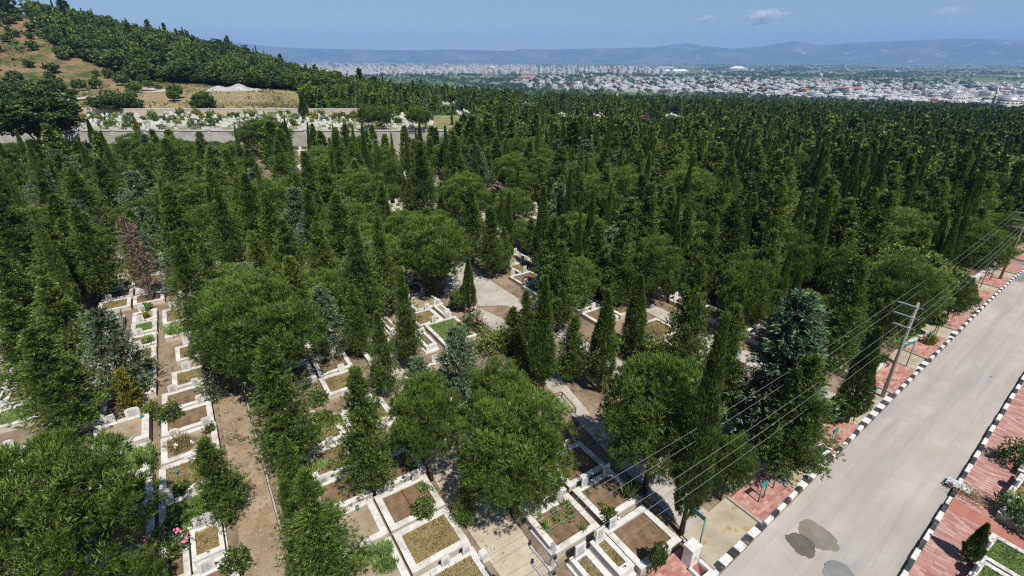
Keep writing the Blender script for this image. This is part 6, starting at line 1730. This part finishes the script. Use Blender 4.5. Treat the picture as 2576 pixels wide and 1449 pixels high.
# mountains along the far side of the plain
def mountains():
    pr = [(300, 96), (540, 103), (600, 107), (680, 117), (760, 121), (1000, 126), (1150, 124), (1285, 128), (1310, 123), (1400, 124), (1560, 120), (1640, 119), (1700, 111), (1725, 108), (1770, 116), (1850, 122), (1920, 116), (1960, 108), (2000, 102), (2040, 109), (2080, 114), (2130, 108), (2200, 104), (2300, 102), (2400, 97), (2576, 100), (2900, 92)]
    az, el = [], []
    for px, py in pr:
        xc = (px - CXP) / FOC; yc = (py - CYP) / FOC; fw = CT - yc * ST; dn = ST + yc * CT; az.append(math.degrees(math.atan2(xc, fw))); el.append(-dn / math.hypot(xc, fw))
    r = np.random.default_rng(3); A = np.linspace(-42, 52, 420); Rg = np.linspace(0, 1, 26)
    ph = r.uniform(0, 6.28, 30)
    V = []
    for i, t in enumerate(Rg):
        for a in A:
            d = 11500 + 3300 * t; top = 20 + 13600 * np.interp(a, az, el) + 60
            fb = sum(math.sin(a * f + ph[k] + t * g) / (k + 1.5) for k, (f, g) in enumerate([(.9, 2), (1.9, -5), (3.7, 7), (6.1, -9), (9.7, 12), (15.3, -16)]))
            s = math.sin(min(1, t / .64) * math.pi / 2) ** 1.6 if t < .64 else math.cos((t - .64) / .36 * math.pi / 2)
            jag = sum(math.sin(a * f + ph[10 + k]) / f * 6 for k, f in enumerate((7, 13, 23, 41)))
            z = -60 + top * s * (1 + .10 * fb * (1 - s) * 2.2) + jag * 4 * s - 2
            V.append((d * math.sin(R(a)), d * math.cos(R(a)), z))
    n = len(A); F = [(i * n + j, i * n + j + 1, (i + 1) * n + j + 1, (i + 1) * n + j) for i in range(len(Rg) - 1) for j in range(n - 1)]
    m = surface('mountain_slopes', [(.3, (.045, .06, .035)), (.5, (.09, .10, .055)), (.68, (.19, .16, .11))], .0011, 10, 1, speck=[(.0035, .62, (.30, .25, .19))], coord='geo')
    o = struct('mountains', mesh_np('mountains', V, F, [m]))
    for p in o.data.polygons: p.use_smooth = True
mountains()

# ------------------------------------------------------------------ air, clouds, light, sky, camera
hz, nt, out = nodes('haze_air')
pv = N(nt, 'ShaderNodeVolumePrincipled'); pv.inputs['Color'].default_value = (.30, .53, 1.0, 1); pv.inputs['Density'].default_value = 1.0e-4; pv.inputs['Anisotropy'].default_value = 0.0
nt.links.new(pv.outputs[0], out.inputs['Volume'])
b = MB(); b.box(-16800, 16800, -16800, 16800, -63, 640, hz); o = link('haze', b.mesh('haze')); o['kind'] = 'stuff'; o['label'] = 'thin blue haze lying over the plain and hills'

cm, nt, out = nodes('cloud_vapour')
tc = N(nt, 'ShaderNodeTexCoord')
ln = N(nt, 'ShaderNodeVectorMath', operation='LENGTH'); nt.links.new(tc.outputs['Object'], ln.inputs[0])
nz = noise(nt, tc.outputs['Object'], 2.6, 6, .62)
s1 = N(nt, 'ShaderNodeMath', operation='MULTIPLY_ADD'); nt.links.new(nz, s1.inputs[0]); s1.inputs[1].default_value = 1.9; s1.inputs[2].default_value = -.42
s2 = N(nt, 'ShaderNodeMath', operation='SUBTRACT'); nt.links.new(s1.outputs[0], s2.inputs[0]); nt.links.new(ln.outputs['Value'], s2.inputs[1])
at_ = N(nt, 'ShaderNodeAttribute', attribute_type='OBJECT', attribute_name='thickness')
s3 = N(nt, 'ShaderNodeMath', operation='MULTIPLY', use_clamp=False); nt.links.new(s2.outputs[0], s3.inputs[0]); nt.links.new(at_.outputs['Fac'], s3.inputs[1])
s4 = N(nt, 'ShaderNodeMath', operation='MAXIMUM'); nt.links.new(s3.outputs[0], s4.inputs[0]); s4.inputs[1].default_value = 0
pv = N(nt, 'ShaderNodeVolumePrincipled'); pv.inputs['Color'].default_value = (1, 1, 1, 1); pv.inputs['Anisotropy'].default_value = 0
nt.links.new(s4.outputs[0], pv.inputs['Density']); nt.links.new(pv.outputs[0], out.inputs['Volume'])
for (px, py, wpx, hpx, th, lb) in [(1778, 47, 80, 40, .02, 'small white cumulus cloud above the distant peak'), (1922, 40, 165, 62, .02, 'wider white cumulus cloud right of the small one'), (1866, 53, 22, 14, .004, 'tiny wisp between the two cumulus clouds'), (2385, 30, 150, 60, .008, 'faint ragged cloud at the upper right'), (2300, 60, 46, 20, .002, 'very faint wisp left of the ragged cloud')]:
    D = 21000; xc = (px - CXP) / FOC; yc = (py - CYP) / FOC; v = Vector((xc, CT - yc * ST, -(ST + yc * CT))); v *= D / v.xy.length
    k = v.length / math.sqrt(1 + xc * xc + yc * yc) / FOC * 1.0
    dep = D / math.hypot(xc, CT - yc * ST); wx, hx = wpx * dep / FOC / 2, hpx * dep / FOC / 2
    b = MB(); b.ball((0, 0, 0), 1.0, cm, 20, 12); o = link('cloud', b.mesh('cloud'), None, (v.x, v.y, v.z + EYE), -math.atan2(v.x, v.y), (wx, wx * .7, hx)); o['thickness'] = th
    tag(o, lb, 'cloud')

SUN_EL, SUN_AZ = R(58), R(152)
sv = Vector((math.sin(SUN_AZ) * math.cos(SUN_EL), math.cos(SUN_AZ) * math.cos(SUN_EL), math.sin(SUN_EL)))
L = bpy.data.lights.new('sun', 'SUN'); L.energy = 4.6; L.angle = R(.53); L.color = (1, .96, .89)
so = bpy.data.objects.new('sun', L); COL.objects.link(so); so.rotation_euler = sv.to_track_quat('Z', 'Y').to_euler(); so.location = (0, 0, 100)
w = bpy.data.worlds.new('World'); SC.world = w; w.use_nodes = True; nt = w.node_tree; nt.nodes.clear()
out = nt.nodes.new('ShaderNodeOutputWorld'); bg = nt.nodes.new('ShaderNodeBackground'); bg.inputs['Strength'].default_value = .066
sky = nt.nodes.new('ShaderNodeTexSky'); sky.sky_type = 'NISHITA'; sky.sun_disc = False; sky.sun_elevation = SUN_EL; sky.sun_rotation = SUN_AZ
sky.altitude = 0; sky.air_density = 1.0; sky.dust_density = 0.0; sky.ozone_density = 3.6
nt.links.new(sky.outputs[0], bg.inputs[0]); nt.links.new(bg.outputs[0], out.inputs[0])

cam = bpy.data.cameras.new('camera'); cam.sensor_fit = 'HORIZONTAL'; cam.sensor_width = 36; cam.lens = FOC / 2576 * 36; cam.clip_end = 80000; cam.clip_start = .3
co = bpy.data.objects.new('camera', cam); COL.objects.link(co); co.location = (0, 0, EYE); co.rotation_euler = (math.pi / 2 - TH, 0, 0)
SC.camera = co
SC.view_settings.view_transform = 'Standard'; SC.view_settings.look = 'None'; SC.view_settings.exposure = 0.3; SC.view_settings.gamma = 1.0
SC.cycles.use_denoising = False; SC.cycles.filter_width = 1.2; SC.cycles.max_bounces = 10; SC.cycles.diffuse_bounces = 3; SC.cycles.glossy_bounces = 2; SC.cycles.transmission_bounces = 3; SC.cycles.volume_bounces = 6
